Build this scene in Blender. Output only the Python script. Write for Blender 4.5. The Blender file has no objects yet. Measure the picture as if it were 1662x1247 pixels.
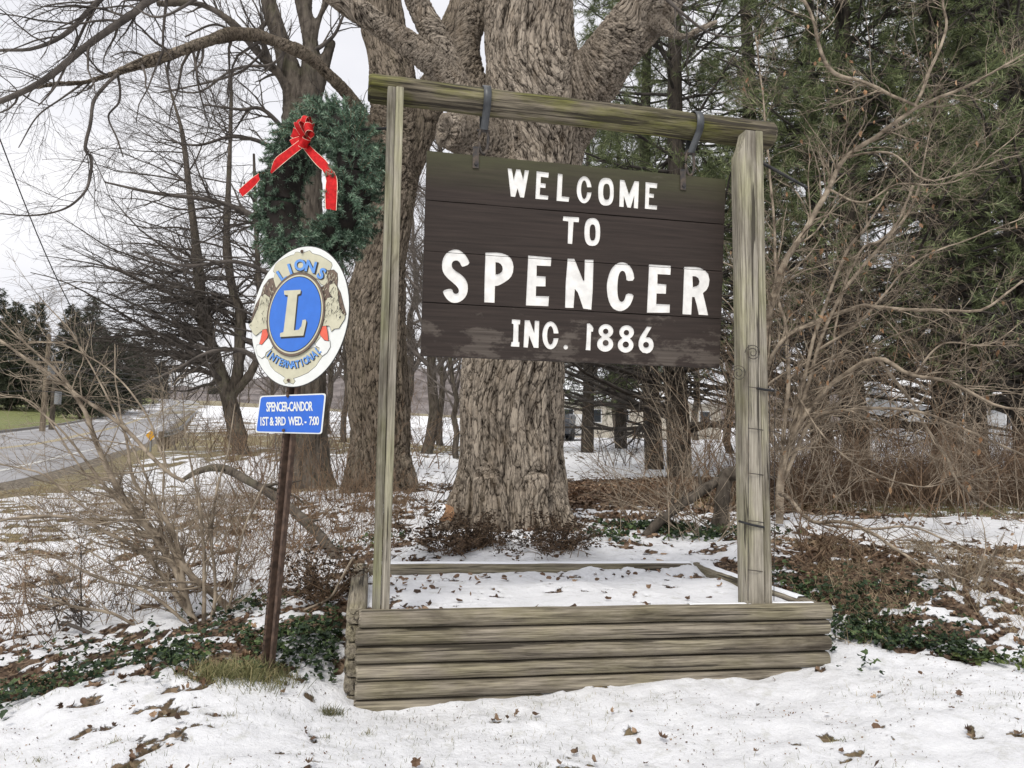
import bpy, math, random
import numpy as np
from mathutils import Matrix, Vector
from math import radians, sin, cos, pi

# ------------------------------------------------------------------ camera, world, sun, exposure
scene = bpy.context.scene
COL = scene.collection
FOC = 1200.0
PITCH, ROLL = radians(5.5), radians(0.74)
_f = np.array([0, cos(PITCH), sin(PITCH)])
_r0 = np.array([1.0, 0, 0]); _u0 = np.array([0, -sin(PITCH), cos(PITCH)])
RV = cos(ROLL) * _r0 + sin(ROLL) * _u0
UV = -sin(ROLL) * _r0 + cos(ROLL) * _u0
EYE = np.array([0, 0, 1.55])

cam = bpy.data.cameras.new('camera')
cam.sensor_width = 36; cam.lens = 36 * FOC / 1662
cam.clip_start = 0.05; cam.clip_end = 3000
camo = bpy.data.objects.new('camera', cam); COL.objects.link(camo)
camo.matrix_world = Matrix(((RV[0], UV[0], -_f[0], EYE[0]), (RV[1], UV[1], -_f[1], EYE[1]), (RV[2], UV[2], -_f[2], EYE[2]), (0, 0, 0, 1)))
scene.camera = camo

SUN_EL, SUN_AZ = radians(52), radians(200)
w = bpy.data.worlds.new('World'); scene.world = w; w.use_nodes = True
nt = w.node_tree; nt.nodes.clear()
out = nt.nodes.new('ShaderNodeOutputWorld'); bg = nt.nodes.new('ShaderNodeBackground'); bg.inputs[1].default_value = 0.1
sky = nt.nodes.new('ShaderNodeTexSky'); sky.sky_type = 'NISHITA'; sky.sun_disc = False
sky.sun_elevation = SUN_EL; sky.sun_rotation = SUN_AZ; sky.air_density = 1.0; sky.dust_density = 3.0
tc = nt.nodes.new('ShaderNodeTexCoord'); mp = nt.nodes.new('ShaderNodeMapping'); mp.inputs['Scale'].default_value = (1.2, 1.2, 3.5)
nz = nt.nodes.new('ShaderNodeTexNoise'); nz.inputs['Scale'].default_value = 2.2; nz.inputs['Detail'].default_value = 5
rp = nt.nodes.new('ShaderNodeValToRGB')
rp.color_ramp.elements[0].position = 0.3; rp.color_ramp.elements[0].color = (7.3, 7.3, 7.7, 1)
rp.color_ramp.elements[1].position = 0.7; rp.color_ramp.elements[1].color = (8.9, 8.8, 8.9, 1)
mx = nt.nodes.new('ShaderNodeMix'); mx.data_type = 'RGBA'; mx.inputs[0].default_value = 0.93
nt.links.new(tc.outputs['Generated'], mp.inputs[0]); nt.links.new(mp.outputs[0], nz.inputs['Vector']); nt.links.new(nz.outputs['Fac'], rp.inputs[0])
nt.links.new(sky.outputs[0], mx.inputs['A']); nt.links.new(rp.outputs[0], mx.inputs['B'])
nt.links.new(mx.outputs['Result'], bg.inputs[0]); nt.links.new(bg.outputs[0], out.inputs[0])

sl = bpy.data.lights.new('sun', 'SUN'); sl.energy = 1.5; sl.angle = radians(16); sl.color = (1, .95, .87)
so = bpy.data.objects.new('sun', sl); COL.objects.link(so)
so.rotation_euler = (pi / 2 - SUN_EL, 0, pi - SUN_AZ)
so.location = (0, 0, 30)
vs = scene.view_settings
vs.view_transform = 'Standard'; vs.look = 'None'; vs.gamma = 1; vs.exposure = 0.34; vs.use_curve_mapping = False

# ------------------------------------------------------------------ helpers
rng = np.random.default_rng(7)
random.seed(7)

def ray(x, y): return _f + RV * (x - 831) / FOC - UV * (y - 623.5) / FOC
def at(x, y, Y):
    d = ray(x, y); return EYE + d * Y / d[1]
def onplane(x, y, P, n):
    d = ray(x, y); return EYE + d * (np.dot(P - EYE, n) / np.dot(d, n))
def nrm(v): return v / (np.linalg.norm(v, axis=-1, keepdims=True) + 1e-12)

def _h(ix, iy, iz, seed):
    h = (ix * 374761393 + iy * 668265263 + iz * 2147483647 + seed * 1274126177) & 0xffffffff
    h = ((h ^ (h >> 13)) * 1274126177) & 0xffffffff
    h = ((h ^ (h >> 16)) * 2246822519) & 0xffffffff
    return ((h ^ (h >> 15)) & 0xffffff) / 16777215.0
def noise(P, s=0):
    P = np.asarray(P, float); i = np.floor(P).astype(np.int64); f = P - i; f = f * f * (3 - 2 * f)
    r = 0
    for dx in (0, 1):
        for dy in (0, 1):
            for dz in (0, 1):
                wgt = (f[:, 0] if dx else 1 - f[:, 0]) * (f[:, 1] if dy else 1 - f[:, 1]) * (f[:, 2] if dz else 1 - f[:, 2])
                r = r + wgt * _h(i[:, 0] + dx, i[:, 1] + dy, i[:, 2] + dz, s)
    return r
def fbm(P, o=3, s=0, g=.5):
    r = 0; a = 1; t = 0
    for k in range(o):
        r = r + a * noise(np.asarray(P) * 2 ** k + 17.3 * k, s + k); t += a; a *= g
    return r / t

def mesh_np(name, V, faces, smooth=True, attrs=None):
    """faces: list of int arrays (n,k)"""
    me = bpy.data.meshes.new(name)
    V = np.asarray(V, np.float32)
    me.vertices.add(len(V)); me.vertices.foreach_set('co', V.ravel())
    tot = sum(f.size for f in faces); npoly = sum(len(f) for f in faces)
    me.loops.add(tot); me.polygons.add(npoly)
    me.loops.foreach_set('vertex_index', np.concatenate([f.ravel() for f in faces]).astype(np.int32))
    ls = []; o = 0
    for f in faces:
        ls.append(o + np.arange(len(f)) * f.shape[1]); o += f.size
    me.polygons.foreach_set('loop_start', np.concatenate(ls).astype(np.int32))
    me.update(calc_edges=True)
    me.polygons.foreach_set('use_smooth', np.full(npoly, smooth, dtype=bool))
    if attrs:
        for k, a in attrs.items():
            at_ = me.attributes.new(k, 'FLOAT', 'POINT'); at_.data.foreach_set('value', np.asarray(a, np.float32))
    me.validate()
    return me

def link(name, me, mats, parent=None, loc=None, label=None, cat=None, group=None, kind=None, mw=None):
    o = bpy.data.objects.new(name, me); COL.objects.link(o)
    if me is not None and mats is not None:
        for m in (mats if isinstance(mats, (list, tuple)) else [mats]):
            if m.name not in [x.name for x in me.materials if x]: me.materials.append(m)
    if parent: o.parent = parent
    if loc is not None: o.location = loc
    if mw is not None: o.matrix_local = mw
    if label: o['label'] = label
    if cat: o['category'] = cat
    if group: o['group'] = group
    if kind: o['kind'] = kind
    return o
def empty(name, loc, label, cat, group=None):
    o = bpy.data.objects.new(name, None); COL.objects.link(o); o.location = [float(c) for c in loc]; o.empty_display_size = .2
    o['label'] = label; o['category'] = cat
    if group: o['group'] = group
    return o

class Buf:
    def __init__(s): s.V = []; s.F = {}; s.n = 0
    def add(s, V, F):
        V = np.asarray(V, float).reshape(-1, 3); F = np.asarray(F, np.int64)
        s.V.append(V); s.F.setdefault(F.shape[1], []).append(F + s.n); s.n += len(V)
    def mesh(s, name, smooth=True, org=None):
        V = np.concatenate(s.V)
        if org is not None: V = V - np.asarray(org)
        return mesh_np(name, V, [np.concatenate(f) for f in s.F.values()], smooth)
    def tubes(s, P, R, k=3, cap=False):
        P = np.asarray(P, float); R = np.asarray(R, float)
        if P.ndim == 2: P = P[None]; R = R[None]
        m, n = P.shape[:2]
        if m == 0: return
        T = np.gradient(P, axis=1); T = nrm(T)
        ov = nrm(P[:, -1] - P[:, 0])
        ref = np.where(np.abs(ov[:, 2:3]) < .8, np.array([[0, 0, 1.]]), np.array([[1., 0, 0]]))[:, None, :]
        u = nrm(np.cross(T, ref)); v = np.cross(T, u)
        a = np.arange(k) * 2 * pi / k
        ring = P[:, :, None] + R[:, :, None, None] * (u[:, :, None] * np.cos(a)[None, None, :, None] + v[:, :, None] * np.sin(a)[None, None, :, None])
        idx = np.arange(m * n * k).reshape(m, n, k)
        A = idx[:, :-1]; B = idx[:, 1:]
        F = np.stack([A, np.roll(A, -1, 2), np.roll(B, -1, 2), B], -1).reshape(-1, 4)
        s.add(ring, F)
        if cap:
            for q in (0, -1):
                for j in range(m):
                    c = P[j, q]; rg = ring[j, q]
                    s.add(np.vstack([rg, c]), [[i, (i + 1) % k, k] if q else [(i + 1) % k, i, k] for i in range(k)])
    def box(s, a, b, M=None):
        x0, y0, z0 = a; x1, y1, z1 = b
        V = np.array([[x0, y0, z0], [x1, y0, z0], [x1, y1, z0], [x0, y1, z0], [x0, y0, z1], [x1, y0, z1], [x1, y1, z1], [x0, y1, z1]], float)
        if M is not None: V = V @ M[0].T + M[1]
        s.add(V, [[0, 3, 2, 1], [4, 5, 6, 7], [0, 1, 5, 4], [1, 2, 6, 5], [2, 3, 7, 6], [3, 0, 4, 7]])

def resample(P, R, n):
    """Catmull-Rom through control points"""
    P = np.asarray(P, float); R = np.asarray(R, float); Q = np.hstack([P, R[:, None]])
    Q = np.vstack([2 * Q[0] - Q[1], Q, 2 * Q[-1] - Q[-2]])
    m = len(P) - 1; t = np.linspace(0, m - 1e-6, n); i = t.astype(int); f = (t - i)[:, None]
    a, b, c, d = Q[i], Q[i + 1], Q[i + 2], Q[i + 3]
    o = .5 * (2 * b + (c - a) * f + (2 * a - 5 * b + 4 * c - d) * f ** 2 + (3 * b - a - 3 * c + d) * f ** 3)
    return o[:, :3], np.maximum(o[:, 3], .0005)
def traced(pts, n, wig=0.0):
    """(px,py,distance,width in px) -> world path"""
    P = np.array([at(p[0], p[1], p[2]) for p in pts]); R = np.array([p[3] / 2 * p[2] / FOC for p in pts])
    P, R = resample(P, R, n)
    if wig:
        P = P + (np.stack([fbm(P * 2.2 + 40 * k, 3, k) for k in range(3)], 1) - .5) * wig
    return P, R

def kids(rg, P, R, num, L, ang, n=5, rr=.5, wig=.15, trop=(0, 0, 0), t0=.15, t1=1., rmin=.0015, taper=.25, lmin=.45, flat=0., bias=None):
    m, k = P.shape[:2]
    seg = np.linalg.norm(np.diff(P, axis=1), axis=2).sum(1)
    pi_ = rg.choice(m, num, p=seg / seg.sum())
    t = rg.uniform(t0, t1, num) * (k - 1 - 1e-6); i = t.astype(int); f = (t - i)[:, None]
    p0 = P[pi_, i] * (1 - f) + P[pi_, i + 1] * f
    tan = nrm(P[pi_, i + 1] - P[pi_, i])
    r0 = R[pi_, i] * (1 - f[:, 0]) + R[pi_, i + 1] * f[:, 0]
    q = rg.normal(size=(num, 3))
    if bias is not None: q = q + np.asarray(bias)
    if flat: q[:, 2] *= (1 - flat)
    q = nrm(q - (q * tan).sum(1)[:, None] * tan)
    a = np.radians(rg.normal(ang, 12, num))[:, None]
    d = nrm(tan * np.cos(a) + q * np.sin(a))
    ll = L * rg.uniform(lmin, 1.25, num) * (1 - .45 * t / (k - 1)); st = (ll / (n - 1))[:, None]
    out_ = np.empty((num, n, 3)); out_[:, 0] = p0
    for j in range(1, n):
        out_[:, j] = out_[:, j - 1] + d * st
        d = nrm(d + rg.normal(size=(num, 3)) * wig + np.asarray(trop))
    rb = np.maximum(np.minimum(r0 * rr, r0 * .9), rmin)
    rad = rb[:, None] * np.linspace(1, taper, n)[None]
    return out_, np.maximum(rad, rmin * .5)

def stackp(paths, n=24):
    Ps = []; Rs = []
    for P, R in paths:
        P, R = resample(P, R, n) if len(P) != n else (P, R)
        Ps.append(P); Rs.append(R)
    return np.array(Ps), np.array(Rs)

# ------------------------------------------------------------------ materials
def new_mat(name):
    m = bpy.data.materials.new(name); m.use_nodes = True; t = m.node_tree
    return m, t, t.nodes['Principled BSDF']
def ramp(t, src, stops):
    r = t.nodes.new('ShaderNodeValToRGB'); t.links.new(src, r.inputs[0])
    while len(r.color_ramp.elements) < len(stops): r.color_ramp.elements.new(.5)
    for e, (p, c) in zip(r.color_ramp.elements, stops):
        e.position = p; e.color = (*c, 1) if len(c) == 3 else c
    return r
def noise_n(t, scale, stretch=(1, 1, 1), detail=4, rough=.55, coord='Object', dist=0):
    c = t.nodes.new('ShaderNodeTexCoord'); mp = t.nodes.new('ShaderNodeMapping'); mp.inputs['Scale'].default_value = stretch
    n = t.nodes.new('ShaderNodeTexNoise'); n.inputs['Scale'].default_value = scale; n.inputs['Detail'].default_value = detail
    n.inputs['Roughness'].default_value = rough; n.inputs['Distortion'].default_value = dist
    if coord == 'ObjectRand':
        oi = t.nodes.new('ShaderNodeObjectInfo'); va = t.nodes.new('ShaderNodeVectorMath'); va.operation = 'MULTIPLY_ADD'
        t.links.new(oi.outputs['Random'], va.inputs[0]); va.inputs[1].default_value = (37, 53, 71); t.links.new(c.outputs['Object'], va.inputs[2]); t.links.new(va.outputs[0], mp.inputs[0])
    else: t.links.new(c.outputs[coord], mp.inputs[0])
    t.links.new(mp.outputs[0], n.inputs['Vector'])
    return n.outputs['Fac']
def mixc(t, fac, a, b):
    m = t.nodes.new('ShaderNodeMix'); m.data_type = 'RGBA'
    for s, v in ((m.inputs[0], fac), (m.inputs['A'], a), (m.inputs['B'], b)):
        if isinstance(v, (int, float)): s.default_value = v
        elif isinstance(v, tuple): s.default_value = (*v, 1)
        else: t.links.new(v, s)
    return m.outputs['Result']
def mathn(t, op, a, b=0.):
    m = t.nodes.new('ShaderNodeMath'); m.operation = op
    for s, v in ((m.inputs[0], a), (m.inputs[1], b)):
        if isinstance(v, (int, float)): s.default_value = v
        else: t.links.new(v, s)
    return m.outputs[0]
def bump(t, b, h, strength=.5, dist=.01):
    n = t.nodes.new('ShaderNodeBump'); n.inputs['Strength'].default_value = strength; n.inputs['Distance'].default_value = dist
    t.links.new(h, n.inputs['Height']); t.links.new(n.outputs[0], b.inputs['Normal'])
def simple(name, c1, c2, scale=20, stretch=(1, 1, 1), rough=.85, bmp=.3, bd=.004, coord='Object', detail=4, spec=.3, lo=.35, hi=.65, metal=0):
    m, t, b = new_mat(name); n = noise_n(t, scale, stretch, detail, coord=coord)
    r = ramp(t, n, [(lo, c1), (hi, c2)]); t.links.new(r.outputs[0], b.inputs['Base Color'])
    b.inputs['Roughness'].default_value = rough; b.inputs['Specular IOR Level'].default_value = spec; b.inputs['Metallic'].default_value = metal
    if bmp: bump(t, b, n, bmp, bd)
    return m

def noise_w(*a, **k): return noise_n(*a, coord='ObjectRand', **k)
def wood_mat(name, lo, hi, green, greenamt=.45, gs=1.0, crack=.36):
    m, t, b = new_mat(name)
    g = noise_w(t, 1.0, (2.0, 90 * gs, 90 * gs), 7, .72, dist=.3)
    g3 = noise_w(t, 1.0, (6, 240, 240), 4, .7)
    g2 = noise_w(t, 1.0, (.9, 30, 30), 4, .6, dist=.5)
    gg = mathn(t, 'ADD', mathn(t, 'MULTIPLY', g, .65), mathn(t, 'MULTIPLY', g3, .35))
    c = ramp(t, gg, [(.36, lo), (.48, tuple(a * .5 + b_ * .5 for a, b_ in zip(lo, hi))), (.60, hi)])
    patch = ramp(t, noise_w(t, 2.6, (1, 2.5, 2.5), 4, .6), [(.42, (0, 0, 0)), (.66, (1, 1, 1))])
    fac = mathn(t, 'MULTIPLY', patch.outputs[0], greenamt)
    gr = t.nodes.new('ShaderNodeMix'); gr.data_type = 'RGBA'; gr.blend_type = 'MULTIPLY'; t.links.new(fac, gr.inputs[0])
    t.links.new(c.outputs[0], gr.inputs['A']); gr.inputs['B'].default_value = (*green, 1)
    dk = ramp(t, noise_w(t, 1.0, (1.5, 7, 7), 5, .65, dist=.4), [(.34, (.42, .40, .38)), (.5, (.95, .95, .95)), (.68, (1.2, 1.2, 1.2))])
    mm = t.nodes.new('ShaderNodeMix'); mm.data_type = 'RGBA'; mm.blend_type = 'MULTIPLY'; mm.inputs[0].default_value = .9
    t.links.new(gr.outputs['Result'], mm.inputs['A']); t.links.new(dk.outputs[0], mm.inputs['B'])
    ck = ramp(t, g2, [(crack - .03, (1, 1, 1)), (crack, (0, 0, 0))])
    c2 = mixc(t, mathn(t, 'MULTIPLY', ck.outputs[0], .85), mm.outputs['Result'], (.035, .03, .024))
    t.links.new(c2, b.inputs['Base Color']); b.inputs['Roughness'].default_value = .9; b.inputs['Specular IOR Level'].default_value = .2
    h = mathn(t, 'SUBTRACT', mathn(t, 'ADD', mathn(t, 'MULTIPLY', gg, .9), mathn(t, 'MULTIPLY', g2, .5)), ck.outputs[0])
    bump(t, b, h, .8, .006)
    return m

def bark_mat(name, lo, hi, scale=1.0, moss=0.0):
    m, t, b = new_mat(name)
    n1 = noise_n(t, 14 * scale, (1, 1, .22), 5, .65, dist=.4)
    n2 = noise_n(t, 60 * scale, (1, 1, .45), 4, .6)
    c = ramp(t, n1, [(.33, lo), (.52, tuple((a * .45 + b_ * .55) for a, b_ in zip(lo, hi))), (.72, hi)])
    v = ramp(t, noise_n(t, 1.7, (1, 1, .5), 3), [(.35, (.75, .74, .72)), (.7, (1.15, 1.15, 1.15))])
    mm = t.nodes.new('ShaderNodeMix'); mm.data_type = 'RGBA'; mm.blend_type = 'MULTIPLY'; mm.inputs[0].default_value = 1
    t.links.new(c.outputs[0], mm.inputs['A']); t.links.new(v.outputs[0], mm.inputs['B'])
    col = mm.outputs['Result']
    if moss:
        f = ramp(t, noise_n(t, 3.0, (1, 1, .6), 4, .7), [(.52, (0, 0, 0)), (.7, (1, 1, 1))])
        col = mixc(t, mathn(t, 'MULTIPLY', f.outputs[0], moss), col, (.13, .14, .07))
    t.links.new(col, b.inputs['Base Color']); b.inputs['Roughness'].default_value = .95; b.inputs['Specular IOR Level'].default_value = .15
    bump(t, b, mathn(t, 'ADD', n1, mathn(t, 'MULTIPLY', n2, .5)), .7, .015 / scale)
    return m

M_TIMBER = wood_mat('weathered_timber', (.035, .028, .021), (.35, .31, .245), (.92, .94, .70), .6, .8, .405)
M_POST = wood_mat('post_wood', (.10, .088, .07), (.43, .395, .325), (.88, .93, .68), .7, .8, .39)
M_LOG = wood_mat('log_wood', (.012, .010, .008), (.26, .225, .165), (.85, 1.0, .32), .9, .55, .45)
M_BARK = bark_mat('maple_bark', (.09, .072, .057), (.42, .355, .285), 1.0, .15)
M_BARK2 = bark_mat('grey_bark', (.04, .034, .028), (.17, .145, .12), 1.0, .3)
M_PBARK = bark_mat('pine_bark', (.035, .03, .026), (.10, .085, .07), 1.3, .1)
M_TWIG = simple('twig_dark', (.055, .048, .042), (.13, .112, .098), 6, bmp=0)
M_TWIG2 = simple('twig_tan', (.11, .085, .062), (.42, .35, .265), 9, bmp=0)
M_TWIG3 = simple('twig_brown', (.10, .066, .042), (.29, .20, .13), 9, bmp=0)
M_TWIGG = simple('twig_grey', (.10, .085, .075), (.19, .165, .145), 5, bmp=0)
M_DEAD = simple('dead_pine_twig', (.03, .027, .024), (.085, .074, .064), 5, bmp=0)
M_IRON = simple('rusty_iron', (.03, .032, .036), (.11, .085, .065), 25, rough=.6, spec=.5, metal=.4)
M_BLACK = simple('black_plastic', (.012, .012, .013), (.03, .03, .032), 20, rough=.5, bmp=0)
M_RUST = simple('rust_post', (.05, .034, .026), (.125, .082, .06), 30, rough=.8, bmp=.2)
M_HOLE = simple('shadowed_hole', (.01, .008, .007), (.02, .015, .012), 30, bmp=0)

def needle_mat(name, a, b_, c, ns=1.3, nlo=.6, nhi=1.25):
    m, t, b = new_mat(name)
    g = t.nodes.new('ShaderNodeNewGeometry')
    r = ramp(t, g.outputs['Random Per Island'], [(0, a), (.55, b_), (1, c)])
    n = ramp(t, noise_n(t, ns, (1, 1, 1), 3), [(.35, (nlo, nlo, nlo)), (.7, (nhi, nhi * .97, nhi * .93))])
    mm = t.nodes.new('ShaderNodeMix'); mm.data_type = 'RGBA'; mm.blend_type = 'MULTIPLY'; mm.inputs[0].default_value = 1
    t.links.new(r.outputs[0], mm.inputs['A']); t.links.new(n.outputs[0], mm.inputs['B'])
    t.links.new(mm.outputs['Result'], b.inputs['Base Color']); b.inputs['Roughness'].default_value = .6; b.inputs['Specular IOR Level'].default_value = .3
    return m
M_NEEDLE = needle_mat('pine_needles', (.085, .115, .05), (.16, .20, .09), (.30, .34, .17))
M_NEEDLED = needle_mat('spruce_needles', (.035, .045, .028), (.055, .07, .042), (.09, .105, .065))
M_WREATH = needle_mat('wreath_needles', (.035, .065, .044), (.11, .19, .125), (.34, .46, .35), 20, .5, 1.6)
M_IVY = needle_mat('ivy_leaf', (.014, .03, .014), (.03, .058, .025), (.11, .16, .06))
M_IVY2 = needle_mat('groundcover_leaf', (.05, .08, .02), (.11, .16, .045), (.2, .24, .08))
M_LEAF = needle_mat('fallen_leaf', (.06, .036, .024), (.17, .105, .066), (.38, .27, .18))
M_DRYB = needle_mat('dry_shrub_leaf', (.03, .02, .013), (.07, .045, .028), (.14, .095, .06))
M_GRASS = needle_mat('grass_blade', (.07, .09, .03), (.2, .2, .09), (.38, .33, .18))
M_STRAW = needle_mat('straw', (.2, .15, .09), (.34, .27, .17), (.48, .4, .27))

def paint(name, c, rough=.5, var=.12, spec=.4):
    m, t, b = new_mat(name)
    n = noise_n(t, 18, (1, 1, 1), 4)
    r = ramp(t, n, [(.3, tuple(x * (1 - var) for x in c)), (.7, tuple(min(1, x * (1 + var * .5)) for x in c))])
    t.links.new(r.outputs[0], b.inputs['Base Color']); b.inputs['Roughness'].default_value = rough; b.inputs['Specular IOR Level'].default_value = spec
    bump(t, b, n, .08, .002)
    return m
M_WHITE = paint('letter_white', (.80, .79, .76), .6, .18)
M_SWHITE = paint('plate_white', (.74, .76, .73), .35, .05)
M_CREAM = paint('emblem_cream', (.56, .54, .40), .4, .12)
M_BLUE = paint('emblem_blue', (.035, .16, .60), .35, .08)
M_BLUE2 = paint('plaque_blue', (.025, .13, .58), .35, .06)
M_LBLUE = paint('letter_blue', (.12, .30, .70), .4, .1)
M_EDK = paint('emblem_ink', (.03, .028, .028), .5)
M_EBR = paint('emblem_brown', (.16, .115, .085), .5, .3)
M_ERED = paint('emblem_red', (.72, .13, .08), .5)
M_RED = simple('red_velvet', (.40, .006, .008), (.62, .014, .016), 60, rough=.8, bmp=.1, bd=.001)
M_GOLD = simple('ribbon_edge', (.75, .6, .45), (.9, .78, .6), 60, rough=.5, bmp=0)

def snow_mat(name):
    m, t, b = new_mat(name)
    b.inputs['Base Color'].default_value = (.83, .85, .88, 1); b.inputs['Roughness'].default_value = .7
    b.inputs['Subsurface Weight'].default_value = 0.0
    n = noise_n(t, 45, (1, 1, 1), 5, .6); n2 = noise_n(t, 9, (1, 1, 1), 3)
    bump(t, b, mathn(t, 'ADD', n, n2), .35, .012)
    return m
M_SNOW = snow_mat('snow')

def ground_mat():
    m, t, b = new_mat('snowy_ground')
    a = t.nodes.new('ShaderNodeAttribute'); a.attribute_name = 'snow'
    a2 = t.nodes.new('ShaderNodeAttribute'); a2.attribute_name = 'grass'
    a3 = t.nodes.new('ShaderNodeAttribute'); a3.attribute_name = 'lawn'
    # leaf litter: cells of browns
    c = t.nodes.new('ShaderNodeTexCoord')
    vo = t.nodes.new('ShaderNodeTexVoronoi'); vo.inputs['Scale'].default_value = 38; t.links.new(c.outputs['Object'], vo.inputs['Vector'])
    sep = t.nodes.new('ShaderNodeSeparateColor'); t.links.new(vo.outputs['Color'], sep.inputs[0])
    lit = ramp(t, sep.outputs[0], [(0, (.035, .024, .017)), (.5, (.12, .08, .055)), (1, (.28, .20, .135))])
    gr = ramp(t, noise_n(t, 30, (1, 1, 1), 5, .7), [(.35, (.12, .10, .05)), (.65, (.36, .30, .17))])
    lw = ramp(t, noise_n(t, 3, (1, 1, 1), 5, .7), [(.35, (.13, .15, .055)), (.65, (.22, .23, .09))])
    base = mixc(t, a2.outputs['Fac'], lit.outputs[0], gr.outputs[0])
    base = mixc(t, a3.outputs['Fac'], base, lw.outputs[0])
    n = noise_n(t, 34, (1, 1, 1), 7, .75)
    f = mathn(t, 'ADD', a.outputs['Fac'], mathn(t, 'MULTIPLY', mathn(t, 'SUBTRACT', n, .5), 1.7))
    sf = ramp(t, f, [(.42, (0, 0, 0)), (.56, (1, 1, 1))])
    sn = ramp(t, noise_n(t, 11, (1, 1, 1), 6, .7), [(.32, (.70, .705, .695)), (.46, (.84, .85, .88)), (.7, (.90, .91, .93))])
    col = mixc(t, sf.outputs[0], base, sn.outputs[0])
    t.links.new(col, b.inputs['Base Color']); b.inputs['Roughness'].default_value = .8; b.inputs['Specular IOR Level'].default_value = .2
    h = mathn(t, 'ADD', mathn(t, 'MULTIPLY', sf.outputs[0], .8), mathn(t, 'MULTIPLY', mathn(t, 'ADD', n, noise_n(t, 12, (1, 1, 1), 5, .65)), .7))
    bump(t, b, h, .85, .03)
    return m
M_GROUND = ground_mat()

# ------------------------------------------------------------------ planter frame of reference
YAW = radians(10.8)
AX = np.array([cos(YAW), sin(YAW), 0.]); BK = np.array([-sin(YAW), cos(YAW), 0.]); ZZ = np.array([0, 0, 1.])
A0 = at(583, 990, 3.6)                      # top front left corner of the box
PTOP = .80
PL = lambda u, v, z: np.array([A0[0], A0[1], 0]) + AX * u + BK * v + ZZ * z

# ------------------------------------------------------------------ terrain
_ctl = []
for (x, y, z) in [(0, 0, .0), (-4, 0, -.05), (4, 0, .1), (-2, 2.2, .22), (0, 2.2, .22), (2, 2.2, .3), (-2, 3, .32), (0, 3, .32), (2.0, 3, .42),
                  (-.8, 3.55, .36), (-.22, 3.69, .350), (.29, 3.79, .375), (.75, 3.88, .395), (1.1, 3.95, .40), (1.45, 4.01, .425), (1.78, 4.07, .475), (.2, 3.35, .345), (1.2, 3.5, .39), (-.75, 3.3, .36), (1.9, 3.6, .47), (-1.03, 3.72, .455), (3.4, 4, .5), (2.4, 4.6, .62),
                  (-1.2, 4.6, .6), (-1.1, 5.4, .72), (.3, 5.5, .76), (1.5, 5.7, .78), (0, 7.2, .90), (1.2, 7.3, .88), (-1.3, 7.2, .78),
                  (-2.2, 4.2, .38), (-3, 5, .36), (-4, 6, .3), (-6, 8.8, .42), (-1.9, 10.8, 1.05), (.5, 10.5, 1.0), (3, 15, 1.1), (1.2, 14.5, .98),
                  (0, 24, 1.35), (3, 40, 2.2), (-3, 40, 2.2), (-6, 22, 1.5), (-9, 20, 1.3), (15, 40, 2.4), (10, 22, 1.3), (20, 25, 1.5),
                  (8, 9.8, .92), (5, 10, .88), (5.2, 7.4, .85), (3.4, 5.8, .8), (2.7, 4.9, .75), (40, 60, 3), (-3.5, 7.2, .56)]:
    _ctl.append((x, y, z))
ROAD = [(-8.2, 1, .15), (-9.4, 8, .72)] + [tuple(at(*q)) for q in ((0, 784, 13.), (180, 736, 24), (250, 713, 38), (290, 684, 75), (324, 656, 150), (300, 653, 185))]
ROAD.append((ROAD[-1][0] - 25, ROAD[-1][1] + 60, ROAD[-1][2] - 3))
ROADW = 7.6
rP, _ = resample(np.array(ROAD), np.zeros(len(ROAD)), 160)
rT = nrm(np.gradient(rP, axis=0) * np.array([1, 1, 0])); rN = np.stack([-rT[:, 1], rT[:, 0], 0 * rT[:, 0]], 1)
rL = rP + rN * ROADW; rC = rP + rN * ROADW / 2
for i in range(0, 160, 10):
    _ctl.append(tuple(rP[i] - [0, 0, .05])); _ctl.append(tuple(rL[i] - [0, 0, .05]))
    if i >= 20:
        q = rL[i] + rN[i] * 12; _ctl.append((q[0], q[1], q[2] + .35)); q = rP[i] - rN[i] * (2.5 if i < 60 else 5); _ctl.append((q[0], q[1], q[2] - (.25 if i < 60 else -.2)))
        q = rL[i] + rN[i] * 60; _ctl.append((q[0], q[1], q[2] + 2)); 
for x, y, z in [(-100, -30, -2), (60, -30, 0), (100, 100, 5), (30, 150, 8), (200, 300, 14), (0, 300, 15), (-60, 420, 14), (-350, 300, 14), (0, 90, 4.2), (400, 0, 5), (-400, 0, 0), (0, 700, 20), (400, 600, 22), (-500, 600, 20)]:
    _ctl.append((x, y, z))
_ctl = np.array(_ctl)
def _k(r): return -np.sqrt(r * r + .36)
_D = np.linalg.norm(_ctl[:, None, :2] - _ctl[None, :, :2], axis=2); _n = len(_ctl)
_A = np.zeros((_n + 3, _n + 3)); _A[:_n, :_n] = _k(_D) + np.eye(_n) * -1e-3
_A[:_n, _n] = 1; _A[:_n, _n + 1:] = _ctl[:, :2]; _A[_n, :_n] = 1; _A[_n + 1:, :_n] = _ctl[:, :2].T
_W = np.linalg.solve(_A, np.concatenate([_ctl[:, 2], [0, 0, 0]]))
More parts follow.
